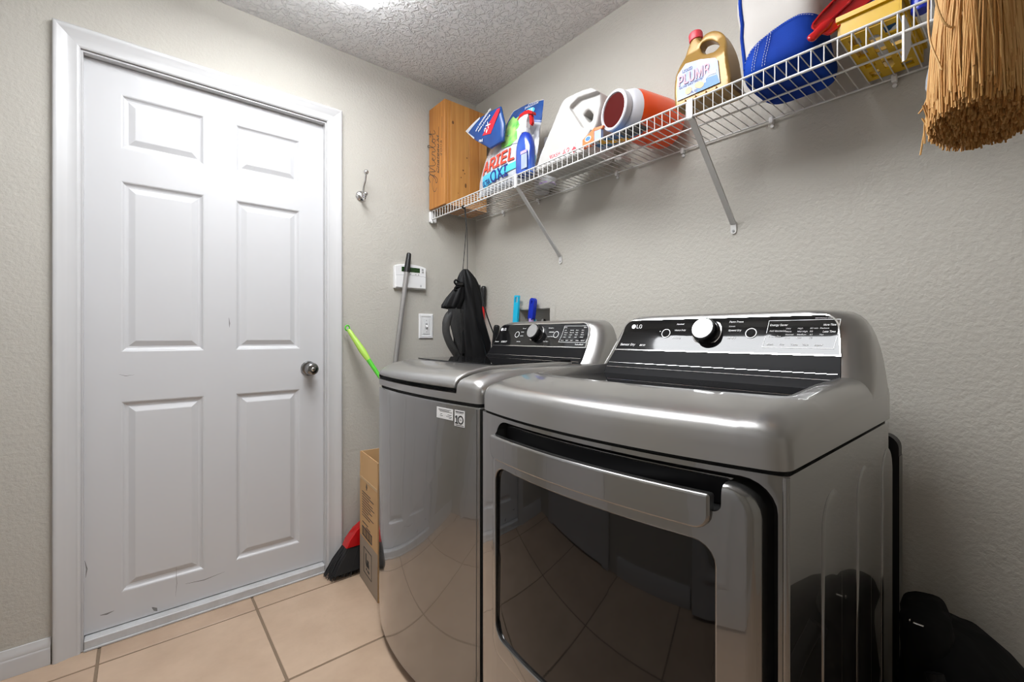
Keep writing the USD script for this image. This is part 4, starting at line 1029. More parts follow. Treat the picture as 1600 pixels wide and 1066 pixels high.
axn = A([0, .12, 1.0])
obj('neck', lathe([(.016, 0), (.016, .012)], (nx[0], nx[1], nz_), axn, 20), 'jug_gold', gj, 40)
obj('cap', lathe([(.0185, .010), (.0195, .012), (.0195, .030), (.0175, .034), (.001, .035)], (nx[0], nx[1], nz_), axn, 20), 'cap_red', gj, 40)
xl = -.2835
for z, k in ((.006, 0), (.013, 1)):
    pass
lab = affinity.scale(Polygon([(1.4235, .022), (1.4255, .098), (1.452, .120), (1.500, .112), (1.545, .096), (1.553, .086), (1.560, .022)]), .925, 1, origin=(1.41, 0))
obj('label', extr(lab, .0012, (xl, 0, DK), W_R, W_U), 'label_blue', gj, False, 'pastel blue label')
obj('label_arc', extr(Polygon([(1.480, .022), (1.488, .042), (1.515, .050), (1.540, .048), (1.5475, .022)]), .0006, (xl - .0012, 0, DK), W_R, W_U), 'label_deep', gj, False)
obj('label_pipe', extr(LineString(cr([(1.505, .040), (1.506, .052), (1.517, .060), (1.538, .058)], 5)).buffer(.005, cap_style=2), .0007, (xl - .0014, 0, DK), W_R, W_U), 'print_white', gj, False, 'white pipe drawn on the label')
obj('label_hand', extr(affinity.scale(LineString([(1.487, .043), (1.494, .038)]).buffer(.008), 1.2, 1), .0007, (xl - .0016, 0, DK), W_R, W_U), 'label_tan', gj, False)
obj('label_seal', extr(LineString([(1.458, .038), (1.4585, .038)]).buffer(.010), .0007, (xl - .0013, 0, DK), W_R, W_U), 'label_tan', gj, False)
obj('brand_print', text('PLUMR', .028, (xl - .0026, -1.428, DK + .062), W_R, W_U, .0006, True, .092, .0), 'label_pink', gj, False, 'pink lettering on the label', 'stuff')
obj('label_print', cat([text('LIQUID', .008, (xl - .0013, -1.440, DK + .096), W_R, W_U, .0006, True, .030), text('CLOG DESTROYER', .0055, (xl - .0013, -1.430, DK + .053), W_R, W_U, .0006, True, .075), text('80 FL OZ', .005, (xl - .0013, -1.455, DK + .027), W_R, W_U, .0006, True, .03)]), 'bag_navy', gj, False, None, 'stuff')
for i, (a, b) in enumerate(((1.426, 1.450), (1.455, 1.481), (1.486, 1.511), (1.516, 1.540))):
    obj('grip_rib', rbox(-.2875, -.281, -b, -a, DK + .004, DK + .017, .003, 1), 'jug_gold', gj, True)
# ------------------------------------------------------------------ canvas tote bag
tb = thing('tote_bag', 'white canvas tote bag with a stitched bright blue base, standing on the shelf', 'tote bag', (-.18, -1.69, DK))
def tote_sec(z):
    """plan loop of the bag at height z above the deck"""
    k = float(np.interp(z, [0, .004, .03, .10, .20, .36], [.90, .95, 1.0, 1.02, 1.04, 1.0]))
    yc, xc = -1.684 + .010 * z / .36, -.178 - .004 * z
    hy, hx = .087 * k * np.interp(z, [0, .36], [1, 1.18]), .112 * k * np.interp(z, [0, .36], [1, .82])
    n = 56; a = np.arange(n) / n * 2 * np.pi; p = 4.2
    x = xc + hx * np.sign(np.cos(a)) * np.abs(np.cos(a)) ** (2 / p); y = yc + hy * np.sign(np.sin(a)) * np.abs(np.sin(a)) ** (2 / p)
    w = (meshkit.noise(np.c_[x * 22, y * 22, np.full(n, z * 15)], 4) - .5) * .014 * min(1, z / .03)
    r = np.hypot(x - xc, y - yc); x = xc + (x - xc) * (1 + w / r); y = yc + (y - yc) * (1 + w / r)
    return np.c_[x, y, np.full(n, DK + z)]
# blue base: its upper hem bulges up towards the middle of the side that faces the room
HEM = lambda y: np.interp(-np.asarray(y), [1.590, 1.602, 1.63, 1.66, 1.70, 1.735, 1.765, 1.78], [.030, .038, .072, .088, .099, .102, .096, .088])
def hem(L):
    f = np.clip((-.16 - L[:, 0]) / .05, 0, 1); return .050 * (1 - f) + HEM(L[:, 1]) * f
zs_ = [0, .004, .012, .025, .04, .055, .07]
base_l = [tote_sec(z) for z in zs_]
obj('canvas_body', loft([tote_sec(z) for z in np.linspace(.05, .36, 14)], False, False), 'canvas', tb, 60)
lo = []
for k in np.linspace(0, 1, 10):
    L = tote_sec(.05); h = hem(L) * (k if k > .02 else 0)
    pts = A([tote_sec(float(hh))[i] for i, hh in enumerate(h)])
    c = pts.mean(0); pts[:, :2] = c[:2] + (pts[:, :2] - c[:2]) * (1.022 + .022 * math.sin(math.pi * k)); lo.append(pts)
obj('blue_base', loft(lo, True, False), 'canvas_blue', tb, 60, 'bright blue canvas base')
def on_tote(y, z, off=.0045):
    L = tote_sec(z); m = L[:, 0] < -.178; q = L[m]; o = np.argsort(q[:, 1])
    return A([np.interp(y, q[o, 1], q[o, 0]) - off, y, DK + z])
st = []
for y0 in (-1.632, -1.638, -1.658, -1.664):
    for k in range(13):
        z = .012 + k * .0065
        if z + .006 > float(HEM(y0 - .0012 * k)): continue
        st.append(tube([on_tote(y0 - .0012 * k, z, .0068), on_tote(y0 - .0012 * k - .0008, z + .004, .0068)], .0007, 5))
for k in range(34):
    y = -1.612 - k * .0045; z = float(HEM(y)) - .004
    st.append(tube([on_tote(y, z, .0066), on_tote(y - .003, z, .0066)], .0006, 5))
obj('stitching', cat(st), 'bag_white', tb, 40, 'white stitching on the blue base', 'stuff')
pa = A([tote_sec(z)[np.argmin(np.hypot(tote_sec(z)[:, 0] + .285, tote_sec(z)[:, 1] + 1.600))] for z in np.linspace(.03, .30, 10)])
obj('side_piping', tube(pa + A([-.001, .003, 0]), .0045, 8), 'canvas_blue', tb, 60, 'blue edge strip')
for y0, y1 in ((-1.655, -1.75),):
    for x in (-.272, -.09):
        obj('handle', tube(cr([(x, y0, DK + .35), (x - .004, y0 - .01, DK + .43), (x - .004, (y0 + y1) / 2, DK + .47), (x - .004, y1 + .01, DK + .43), (x, y1, DK + .35)]), .008, 8), 'canvas_blue', tb, 60)

# ------------------------------------------------------------------ yellow crate
yc_ = thing('yellow_crate', 'shallow yellow plastic crate with slotted base and walls, right of the tote bag', 'crate', (-.15, -1.87, DK))
cx0, cx1, cy0, cy1 = -.286, -.022, -1.925, -1.8145
cz = .034
bot = sbox(cx0 + .004, cy0 + .004, cx1 - .004, cy1 - .004)
for i in range(4):
    x = cx0 + .022 + i * .062
    bot = bot.difference(sbox(x, cy0 + .014, x + .036, cy0 + .036)).difference(sbox(x, cy1 - .034, x + .036, cy1 - .014))
bot = bot.difference(LineString([(cx0 + .05, (cy0 + cy1) / 2), (cx1 - .05, (cy0 + cy1) / 2)]).buffer(.010))
obj('slotted_base', extr(bot, .004, (0, 0, DK), (1, 0, 0), (0, 1, 0)), 'crate_yellow', yc_, False)
def wallp(w, h, n):
    p = sbox(0, .0, w, h)
    for i in range(n):
        s = (w - .02) / n; p = p.difference(rrect(.01 + i * s + .006, .01 + i * s + s - .006, .010, h - .014, .004))
    return p
obj('wall_panel', extr(wallp(cy1 - cy0 - .0085, cz, 0), .004, (cx0 + .004, cy1 - .0043, DK + .0042), W_R, W_U), 'crate_yellow', yc_, False)
obj('wall_panel', extr(wallp(cy1 - cy0 - .0085, cz, 2), .004, (cx1, cy1 - .0043, DK + .0042), W_R, W_U), 'crate_yellow', yc_, False)
obj('wall_panel', extr(wallp(cx1 - cx0, cz, 5), .004, (cx0, cy0 + .004, DK + .0042), S_R, S_U), 'crate_yellow', yc_, False)
obj('wall_panel', extr(wallp(cx1 - cx0, cz, 5), .004, (cx0, cy1, DK + .0042), S_R, S_U), 'crate_yellow', yc_, False)
rim = sbox(cx0 - .006, cy0 - .006, cx1 + .006, cy1 + .002).difference(sbox(cx0 + .006, cy0 + .006, cx1 - .006, cy1 - .006))
obj('rim', extr(rim, .011, (0, 0, DK + cz + .0043), (1, 0, 0), (0, 1, 0)), 'crate_yellow', yc_, False)
for x in (cx0 + .002, cx1 - .022): obj('corner_post', bx(x, x + .020, cy0 + .002, cy0 + .024, DK + cz + .0154, DK + cz + .045, .002), 'crate_yellow', yc_, False)
for i in range(5):
    x = cx0 + .03 + i * .05; obj('base_rib', bx(x - .002, x + .002, cy0 + .006, cy1 - .006, DK + .0042, DK + .012), 'crate_yellow', yc_, False)

# ------------------------------------------------------------------ red dustpan lying across the crate
rp = thing('dustpan', 'red plastic dustpan lying on the yellow crate, handle tip over the shelf edge', 'dustpan', (-.29, -1.80, DK + .06))
a0, a1 = A([-.322, -1.769, DK + .006]), A([-.232, -1.838, DK + .112])
dv = a1 - a0; Lp = np.linalg.norm(dv); dv /= Lp
sv = A([.05, -.50, -.85]); sv -= dv * np.dot(sv, dv); sv /= np.linalg.norm(sv); nv = np.cross(dv, sv)
if nv[0] > 0: nv = -nv
def rp_sec(t, hw, lip, th):
    o = a0 + dv * t * Lp
    pr = [(-hw, 0), (-hw, lip), (-hw + .003, lip), (-hw + .004, th), (hw - .004, th), (hw - .003, lip), (hw, lip), (hw, 0), (hw * .5, -.002), (-hw * .5, -.002)]
    return A([o + sv * p + nv * q for p, q in pr])
obj('pan', loft([rp_sec(t, hw, lip, .003) for t, hw, lip in ((.20, .012, .003), (.215, .021, .005), (.25, .025, .007), (.40, .028, .009), (.7, .031, .010), (1.1, .034, .009), (1.7, .040, .005))]), 'dustpan_red', rp, 30)
hd = [rbox(-.5, .5, -.5, .5, -.5, .5, .3, 1)]
hl_ = []
for t, w_, h_ in ((0, .004, .003), (.02, .009, .005), (.06, .0105, .006), (.13, .0095, .006), (.20, .0105, .007), (.30, .013, .008), (.45, .007, .004)):
    o = a0 + dv * t * Lp + nv * .003
    an = np.arange(14) / 14 * 2 * np.pi; hl_.append(o + np.cos(an)[:, None] * sv * w_ + np.sin(an)[:, None] * nv * h_)
obj('handle', loft(hl_), 'dustpan_red', rp, 60)
obj('ridge', tube([a0 + dv * .30 * Lp + nv * .006, a0 + dv * .9 * Lp + nv * .007], .003, 8), 'dustpan_red', rp, 60)

# things seen in slivers behind the dustpan and in the crate
def crumple(c, r, seed, amp=.25, sub=3, f=9.0):
    s = trimesh.creation.icosphere(sub, 1.0); v = s.vertices
    k = 1 + amp * (meshkit.fbm(v * 1.7 + seed, 4, seed) - .5) * 2 + .10 * np.abs(np.sin(f * (v[:, 0] + .6 * v[:, 1] + .3 * v[:, 2]) + seed))
    s.vertices = A(c) + v * k[:, None] * A(r); return s
single('blue_rag', crumple((-.125, -1.862, DK + .115), (.05, .036, .045), 3), 'cloth_blue', 'crumpled bright blue rag lying in the yellow crate behind the dustpan', 'rag')
cd = thing('cord_loop', 'thin black cord drooping between the tote bag and the dustpan', 'cord', (-.27, -1.81, DK + .1))
for o in (0, .006): obj('strand', tube(cr([(-.225 + o, -1.800, DK + .055), (-.222 + o, -1.803, DK + .10), (-.212 + o, -1.808, DK + .15), (-.20 + o, -1.812, DK + .20), (-.18 + o, -1.8155, DK + .23)]), .0013, 6), 'cord_black', cd, 60)
bb = thing('blue_bottle', 'slim dark blue bottle standing on the shelf right of the yellow crate', 'bottle', (-.262, -1.951, DK))
obj('bottle', lathe([(.014, 0), (.016, .003), (.016, .12), (.008, .145), (.008, .155)], (-.262, -1.951, DK), n=20), 'handle_blue', bb, 40)
obj('cap', lathe([(.010, .153), (.010, .175), (.001, .176)], (-.262, -1.951, DK), n=20), 'cap_white', bb, 40)
single('clear_bag', crumple((-.205, -2.005, DK + .066), (.085, .040, .058), 11, .3, 4), 'clear_plastic', 'crumpled clear plastic bag standing on the shelf behind the straw broom', 'plastic bag')
single('grey_cloth', crumple((-.10, -2.10, DK + .046), (.08, .055, .036), 21, .3), 'mesh_grey', 'dark grey crumpled cloth on the shelf beyond the clear bag', 'cloth')

# ------------------------------------------------------------------ straw broom hanging bristles down
BC = A([-.49, -2.047]); BZ = 1.412
bm = thing('straw_broom', 'golden straw broom hanging bristles down in front of the shelf end', 'broom', (BC[0], BC[1], 1.9))
def bsec(z):
    """half axes of the bristle bundle at height z"""
    t = (z - BZ) / .42
    return np.interp(t, [0, .1, .35, .7, 1.0], [.118, .119, .108, .080, .050]), np.interp(t, [0, .1, .35, .7, 1.0], [.056, .056, .0495, .036, .028])
def bl(z, k=1.0, n=40):
    hx_, hy_ = bsec(z); a = np.arange(n) / n * 2 * np.pi
    return np.c_[BC[0] + k * hx_ * np.cos(a), BC[1] + k * hy_ * np.sin(a), np.full(n, z)]
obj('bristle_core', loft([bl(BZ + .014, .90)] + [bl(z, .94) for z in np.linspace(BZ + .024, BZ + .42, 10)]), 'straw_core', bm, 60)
straws = [[], [], []]
def straw(p, r0, r1, m=4):
    return tube(p, np.linspace(r0, r1, len(p)), m, False)
for i in range(1150):
    a = RNG.uniform(0, 2 * math.pi); rr_ = RNG.uniform(.94, 1.03)
    ph = RNG.uniform(0, 6.3); amp = RNG.uniform(.001, .004); zb = BZ + RNG.uniform(-.004, .030) + (.02 if RNG.random() < .12 else 0)
    pts = []
    for t in np.linspace(1, 0, 8):
        z = zb + t * (BZ + .415 - zb); hx_, hy_ = bsec(z); a2 = a + (amp / hy_) * math.sin(ph + t * 9) * (1 - t * .5)
        pts.append([BC[0] + rr_ * hx_ * math.cos(a2), BC[1] + rr_ * hy_ * math.sin(a2), z])
    straws[RNG.integers(3)].append(straw(pts, RNG.uniform(.0014, .0022), RNG.uniform(.0008, .0015)))
for i in range(1500):                                     # cut ends that show from below
    r_ = math.sqrt(RNG.uniform(0, 1)) * .96; a = RNG.uniform(0, 2 * math.pi); hx_, hy_ = bsec(BZ)
    x, y = BC[0] + r_ * hx_ * math.cos(a), BC[1] + r_ * hy_ * math.sin(a); zb = BZ + RNG.uniform(-.006, .010)
    q = RNG.normal(0, .005, 2)
    straws[RNG.integers(3)].append(straw([[x - q[0], y - q[1], BZ + .034], [x, y, zb]], .0013, .0013))
for k in range(3): obj('bristles', cat(straws[k]), f'straw_{k}', bm, 60, None, 'stuff')
for pts in ([(-.60, -2.02, 1.66), (-.612, -2.012, 1.58), (-.606, -2.024, 1.53), (-.590, -2.040, 1.545), (-.59, -2.05, 1.64)], [(-.585, -2.002, 1.62), (-.598, -2.004, 1.53), (-.603, -2.018, 1.47)],
            [(-.47, -1.995, 1.50), (-.455, -1.984, 1.46), (-.45, -1.975, 1.40)], [(-.46, -1.994, 1.52), (-.45, -1.980, 1.485), (-.445, -1.972, 1.475)], [(-.48, -1.995, 1.48), (-.465, -1.983, 1.45), (-.46, -1.982, 1.415)],
            [(-.59, -2.03, 1.58), (-.60, -2.045, 1.52), (-.595, -2.06, 1.47)]):
    obj('loose_straw', tube(cr(pts), .0014, 5), 'straw_2', bm, 60)
obj('binding', loft([bl(BZ + .385, 1.03), bl(BZ + .39, 1.06), bl(BZ + .415, 1.06), bl(BZ + .42, 1.02)]), 'twine', bm, 60)
obj('broom_neck', loft([bl(BZ + .42, .98), np.c_[BC[0] + .026 * np.cos(np.arange(40) / 40 * 6.2832), BC[1] + .022 * np.sin(np.arange(40) / 40 * 6.2832), np.full(40, BZ + .50)], np.c_[BC[0] + .015 * np.cos(np.arange(40) / 40 * 6.2832), BC[1] + .015 * np.sin(np.arange(40) / 40 * 6.2832), np.full(40, BZ + .54)]]), 'twine', bm, 60)
obj('handle', tube([(BC[0], BC[1], BZ + .53), (BC[0], BC[1], BZ + .97)], .0125, 14), 'pine_pale', bm, 60)
obj('hanging_cord', tube(cr([(BC[0], BC[1], BZ + .96), (BC[0], BC[1], BZ + .985), (BC[0] + .01, BC[1], RH - .002)]), .0016, 6), 'twine', bm, 60)

# translucent bag hanging behind the broom
fs = thing('translucent_bag', 'translucent pale blue plastic bag hanging behind the straw broom', 'plastic bag', (-.33, -2.03, 1.7))
def fb(u, s):
    """outline down the bag"""
    z = 1.80 - .335 * u
    w_ = np.interp(u, [0, .1, .4, .7, .9, 1], [.006, .012, .034, .056, .034, .004]); th = np.interp(u, [0, .5, 1], [.008, .014, .003])
    n = 24; a = np.arange(n) / n * 2 * np.pi; yc = -2.018 - .004 * u
    x = -.336 + th * np.sin(a); y = yc + w_ * np.cos(a)
    nz = (meshkit.noise(np.c_[x * 40, y * 40, np.full(n, z * 30)], 8) - .5) * .008
    return np.c_[x + nz, y, np.full(n, z)]
obj('film', loft([fb(u, 0) for u in np.linspace(0, 1, 22)]), 'film', fs, 60)

# ================================================================== things between the washer and the door wall
# black mesh drawstring bag hanging from the shelf
mb = thing('drawstring_bag', 'black nylon drawstring bag hanging by its cord from the wire shelf', 'bag', (-.284, -.32, 1.2))
hx0, hy0 = -.290, -.322
obj('cord', tube(cr([(hx0 - .006, hy0, SZ - .040), (hx0 + .004, hy0, 1.60), (hx0 - .014, hy0, 1.40)], 5), .0017, 6), 'cord_black', mb, 60)
obj('cord', tube(cr([(hx0 - .004, hy0 - .004, SZ - .040), (hx0 + .008, hy0 - .004, 1.58), (hx0 + .012, hy0, 1.40)], 5), .0017, 6), 'cord_black', mb, 60)
obj('knot', crumple((SX + .002, hy0, SZ - .043), (.010, .009, .008), 5, .3, 2), 'cord_black', mb, True)
def bag_loop(z, xc, yc, hx_, hy_, seed, n=40):
    a = np.arange(n) / n * 2 * np.pi
    f = 1 + .16 * np.sin(7 * a + z * 16 + seed) * np.interp(z, [.6, 1.1, 1.4], [.4, 1, .6]) + .10 * np.sin(11 * a - z * 9)
    return np.c_[xc + hx_ * f * np.cos(a), yc + hy_ * f * np.sin(a), np.full(n, z)]
secs = [(1.405, -.289, .012, .010), (1.385, -.287, .028, .022), (1.36, -.283, .042, .034), (1.32, -.277, .055, .044), (1.25, -.268, .062, .052), (1.15, -.262, .072, .060), (1.05, -.252, .082, .070), (.95, -.245, .088, .075), (.80, -.240, .085, .075), (.68, -.240, .060, .055), (.64, -.24, .02, .02)]
obj('bag_body', loft([bag_loop(z, x, -.322, a, b, 2) for z, x, a, b in secs]), 'nylon_black', mb, 60)
side = loft([bag_loop(z, x, -.335, a, b, 6, 28) for z, x, a, b in ((1.335, -.318, .006, .008), (1.30, -.335, .030, .018), (1.26, -.352, .046, .022), (1.225, -.372, .048, .020), (1.212, -.376, .046, .016), (1.208, -.36, .030, .010))])
obj('hood_flap', side, 'nylon_black', mb, 60, 'black fabric flap jutting to the left')
obj('toggle', cat([rbox(-.352, -.312, -.352, -.330, 1.318, 1.338, .006, 1), tube(cr([(-.33, -.345, 1.33), (-.358, -.348, 1.345), (-.368, -.348, 1.335), (-.356, -.345, 1.325), (-.34, -.345, 1.322)]), .005, 8), tube(cr([(-.33, -.345, 1.315), (-.36, -.348, 1.312), (-.366, -.348, 1.300), (-.35, -.345, 1.296)]), .005, 8)]), 'black_gloss', mb, 40)
obj('mesh_loop', tube(cr([(-.352, -.335, 1.205), (-.394, -.335, 1.17), (-.406, -.335, 1.11), (-.385, -.335, 1.05), (-.345, -.335, .99), (-.325, -.33, .95)]), [.020] * 10 + [.018] * (len(cr([(0, 0, 0)] * 6)) - 10), 10), 'mesh_grey', mb, 60, 'sheer grey mesh loop')
obj('mesh_pocket', loft([bag_loop(z, x, -.345, a, b, 4, 28) for z, x, a, b in ((1.21, -.36, .040, .012), (1.17, -.355, .040, .016), (1.12, -.345, .036, .016), (1.06, -.335, .026, .014), (1.0, -.325, .012, .010))]), 'mesh_grey', mb, 60)
obj('cord', tube(cr([(-.232, -.36, 1.33), (-.214, -.385, 1.20), (-.170, -.40, 1.08), (-.128, -.405, 1.00), (-.12, -.40, .93)]), .0032, 6), 'cord_black', mb, 60)
obj('cord', tube(cr([(-.345, -.37, 1.19), (-.344, -.375, 1.05), (-.346, -.37, .93)]), .0026, 6), 'cord_black', mb, 60)

def pole(nm, label, ct, A0, A1, segs, parts=True, n=14):
    """straight stick from A0 (top) to A1 (bottom); segs: (part name, t0, t1, radius0, radius1, material)"""
    A0, A1 = A(A0, float), A(A1, float)
    t = thing(nm, label, ct, A1)
    for pn, t0, t1, r0, r1, m, cap in segs:
        P0, P1 = A0 + (A1 - A0) * t0, A0 + (A1 - A0) * t1
        if cap:
            pts = [P0, P0 + (P1 - P0) * .02, P0 + (P1 - P0) * .06, P0 + (P1 - P0) * .15, P0 + (P1 - P0) * .5, P1]; rs = [r0 * .35, r0 * .75, r0 * .92, r0, (r0 + r1) / 2, r1]
        else: pts = [P0, P1]; rs = [r0, r1]
        obj(pn, tube(pts, rs, n), m, t, 40)
    return t
def along(a, b, z): a, b = A(a, float), A(b, float); return a + (b - a) * (a[2] - z) / (a[2] - b[2])
# angle broom: grey pole, red head, black bristles
bt, bd = A([-.4385, -.030, 1.508]), A([-.652, -.088, .13])
ag = pole('angle_broom', 'angle broom with grey pole, red head and black bristles, leaning behind the cardboard box', 'broom', bt, bd,
          [('grip_cap', 0, .072, .0125, .0155, 'black_plastic', True), ('pole', .070, 1.0, .0125, .0125, 'pole_grey', False)])
d = (bd - bt) / np.linalg.norm(bd - bt)
hl0 = []
for (xa, xb, z, ya, yb) in ((-.662, -.635, .255, -.055, -.095), (-.690, -.628, .225, -.052, -.100), (-.738, -.615, .195, -.050, -.104), (-.772, -.605, .155, -.048, -.106), (-.785, -.60, .128, -.048, -.108)):
    L = rloop(xa, xb, yb, ya, .006, n=3, m=3); hl0.append(np.c_[L, np.full(len(L), z)])
obj('head', loft(hl0), 'dustpan_red', ag, 40, 'red plastic broom head')
bz0 = [A([-.783, -.050, .128]), A([-.602, -.106, .128])]
br = []
for i in range(420):
    u, w_ = RNG.uniform(0, 1), RNG.uniform(-1, 1)
    top_ = A([-.782 + .178 * u, -.078 + .026 * w_, .13]); bot_ = A([-.866 + .285 * u + RNG.normal(0, .004), -.082 + .040 * w_ + RNG.normal(0, .002), .004 + RNG.uniform(0, .010) + .0])
    br.append(tube([top_, (top_ + bot_) / 2 + A([-.004, 0, .004]), bot_], [.0022, .0020, .0016], 4, False))
obj('bristle_block', loft([np.c_[rloop(-.781, -.604, -.104, -.052, .006, n=3, m=3), np.full(24, .13)], np.c_[rloop(-.842, -.59, -.120, -.048, .006, n=3, m=3), np.full(24, .026)]]) if len(rloop(0, 1, 0, 1, .1, n=3, m=3)) == 24 else bx(-.78, -.60, -.10, -.05, .03, .13), 'bristle_black', ag, 30)
obj('bristles', cat(br), 'bristle_black', ag, 60, 'black flared bristles', 'stuff')
# green handled brush
g0, g1 = A([-.7615, -.036, 1.130]), A([-.43, -.40, .43])
gr = thing('green_brush', 'long-handled brush with a lime green grip, leaning right beside the door casing', 'brush', g1)
dg = (g1 - g0) / np.linalg.norm(g1 - g0)
def gp(s): return g0 + dg * s
obj('grip', tube([gp(s) for s in (.022, .035, .06, .10, .14, .175, .20)], [.008, .0105, .0115, .0135, .0155, .0135, .0095], 14), 'handle_lime', gr, 60, 'lime green soft grip')
obj('hang_loop', tube([gp(.012) + A([.010 * math.cos(a), 0, .012 * math.sin(a)]) for a in np.linspace(0, 2 * math.pi, 17)], .0035, 8, False), 'handle_green', gr, 60)
obj('shaft', tube([gp(s) for s in (.16, .20, .26, .30)], [.012, .0105, .0095, .0085], 14), 'handle_green', gr, 60)
obj('rod', tube([gp(.295), gp(np.linalg.norm(g1 - g0))], .0062, 12), 'cap_white', gr, 60)
obj('brush_head', rbox(g1[0] - .05, g1[0] + .05, g1[1] - .03, g1[1] + .03, g1[2] - .04, g1[2] + .01, .01, 1), 'handle_green', gr, 30)
# sticks in the corner
def corner(nm, label, ct, top, bot, segs): return pole(nm, label, ct, top, bot, segs)
rt, rb = A([-.022, -.107, 1.362]), A([-.060, -.075, .01])
corner('red_stick', 'red pole with a black end grip standing in the wall corner', 'pole', rt, rb, [('grip_cap', 0, .085, .0155, .0165, 'black_plastic', True), ('pole', .083, 1, .0125, .0125, 'pole_red', False)])
bt2, bb2 = A([-.030, -.2385, 1.142]), A([-.080, -.155, .60])
kt = pole('black_handled_tool', 'short tool with black handle and red shaft beside the control panel of the washer', 'tool', bt2, A([-.155, -.120, .01]),
     [('handle', 0, .10, .0165, .0125, 'black_plastic', True), ('shaft', .098, 1, .0085, .0085, 'pole_red', False)])
tt, tb2 = A([-.030, -.404, 1.288]), A([-.066, -.33, .01])
tq = thing('turquoise_stick', 'flat turquoise plastic handle with a slot, standing behind the washer', 'handle', tb2)
dq = (tb2 - tt) / np.linalg.norm(tb2 - tt); sq = A([0, 1, 0]) - dq * dq[1]; sq /= np.linalg.norm(sq); nq = np.cross(sq, -dq)
hp_ = rrect(-.0165, .0165, -1.27, 0, .004).difference(rrect(-.0105, .0105, -.036, -.008, .003))
hm = trimesh.creation.extrude_polygon(hp_, .012, engine='earcut'); M = np.eye(4); M[:3, 0] = sq; M[:3, 1] = -dq; M[:3, 2] = nq; M[:3, 3] = tt - nq * .006
hm.apply_transform(M); obj('handle', hm, 'turquoise', tq, False)
bt3, bb3 = A([-.035, -.531, 1.262]), A([-.085, -.39, .01])
bh = thing('blue_mop', 'mop stick with a dark blue end grip and lilac shaft behind the washer', 'mop', bb3)
db = (bb3 - bt3) / np.linalg.norm(bb3 - bt3); s3 = A([0, 1, 0]) - db * db[1]; s3 /= np.linalg.norm(s3); n3 = np.cross(s3, -db)
hpg = LineString([(0, -.012), (0, -.088)]).buffer(.0165).difference(affinity.scale(LineString([(0, -.016), (0, -.017)]).buffer(.0052), 1, 1.7))
hm = trimesh.creation.extrude_polygon(hpg, .020, engine='earcut'); M[:3, 0] = s3; M[:3, 1] = -db; M[:3, 2] = n3; M[:3, 3] = bt3 - n3 * .010
hm.apply_transform(M); obj('grip', hm, 'handle_blue', bh, 20)
obj('shaft', tube([bt3 + db * .095, bb3], .0125, 14), 'handle_lilac', bh, 60)

# ------------------------------------------------------------------ cardboard box on the floor
cb = thing('cardboard_box', 'tall narrow printed cardboard box standing left of the washer', 'cardboard box', (-.66, -.3, .001))
q0, q1 = A([-.734, -.136]), A([-.757, -.385]); e = (q1 - q0) / np.linalg.norm(q1 - q0); nn = A([-e[1], e[0]])
nn = nn if nn[0] > 0 else -nn; Lb = np.linalg.norm(q1 - q0); Dp = .165; H = .565
def panel(pa, pb, z0, z1, th=.004, m='cardboard', nm='panel'):
    pa, pb = A(pa), A(pb); dd = (pb - pa) / np.linalg.norm(pb - pa); n_ = A([-dd[1], dd[0]])
    L = [np.r_[pa, z0], np.r_[pb, z0], np.r_[pb + n_ * th, z0], np.r_[pa + n_ * th, z0]]
    U = [l + A([0, 0, z1 - z0]) for l in L]
    return obj(nm, loft([A(L), A(U)]), m, cb, False)
r0, r1 = q0 + nn * Dp, q1 + nn * Dp
fpn = panel(q1, q0, .001, H * .80) if np.dot(A([-(q0 - q1)[1], (q0 - q1)[0]]), nn) > 0 else panel(q0, q1, .001, H * .80)
panel(q0 + e * .0045 + nn * .0002, r0 + e * .0045, .001, H)
panel(r0, r1, .001, H)
panel(r1 - e * .0045, q1 - e * .0045 + nn * .0002, .001, H)
obj('bottom_panel', loft([A([np.r_[p_, .001] for p_ in (q0 + nn * .005 + e * .005, q1 + nn * .005 - e * .005, r1 - nn * .001 - e * .005, r0 - nn * .001 + e * .005)]), A([np.r_[p_, .005] for p_ in (q0 + nn * .005 + e * .005, q1 + nn * .005 - e * .005, r1 - nn * .001 - e * .005, r0 - nn * .001 + e * .005)])]), 'cardboard', cb, False)
up_ = lambda p_, z, o=0: np.r_[p_ - nn * o, z]
obj('top_flap', loft([A([up_(q0, H * .805, .001), up_(q1, H * .805, .001), up_(q1, H * .805, -.003), up_(q0, H * .805, -.003)]), A([up_(q0, H, -.004), up_(q1, H, -.004), up_(q1, H, -.008), up_(q0, H, -.008)])]), 'cardboard', cb, False)
obj('fold_tape', loft([A([up_(q0, H * .79, .0006), up_(q1, H * .79, .0006), up_(q1, H * .79, 0), up_(q0, H * .79, 0)]), A([up_(q0, H * .812, .0016), up_(q1, H * .812, .0016), up_(q1, H * .812, 0), up_(q0, H * .812, 0)])]), 'twine', cb, False)
E3 = np.r_[e, 0]
def onbox(poly, th=.0005): return extr(poly, th, np.r_[q0, 0] - np.r_[nn, 0] * .0003, E3, (0, 0, 1))
pr = [onbox(sbox(.035, .395 - i * .0115, .035 + w_, .398 - i * .0115)) for i, w_ in enumerate((.12, .16, .10, .15, .17, .12, .14, .09, .16, .11))]
pr += [onbox(sbox(.040 + (.05 if i else 0), .262 - i * .012, .12 + i * .03, .266 - i * .012)) for i in range(2)]
obj('print_lines', cat(pr), 'print_black', cb, False, None, 'stuff')
obj('print_arrow', onbox(Polygon([(.090, .425), (.100, .445), (.110, .425), (.104, .425), (.104, .415), (.096, .415), (.096, .425)])), 'print_black', cb, False)
bar = sbox(.035, .205, .175, .245)
for i in range(11): bar = bar.difference(sbox(.041 + i * .012, .210, .048 + i * .012, .240))
obj('barcode', onbox(bar), 'print_black', cb, False, None, 'stuff')
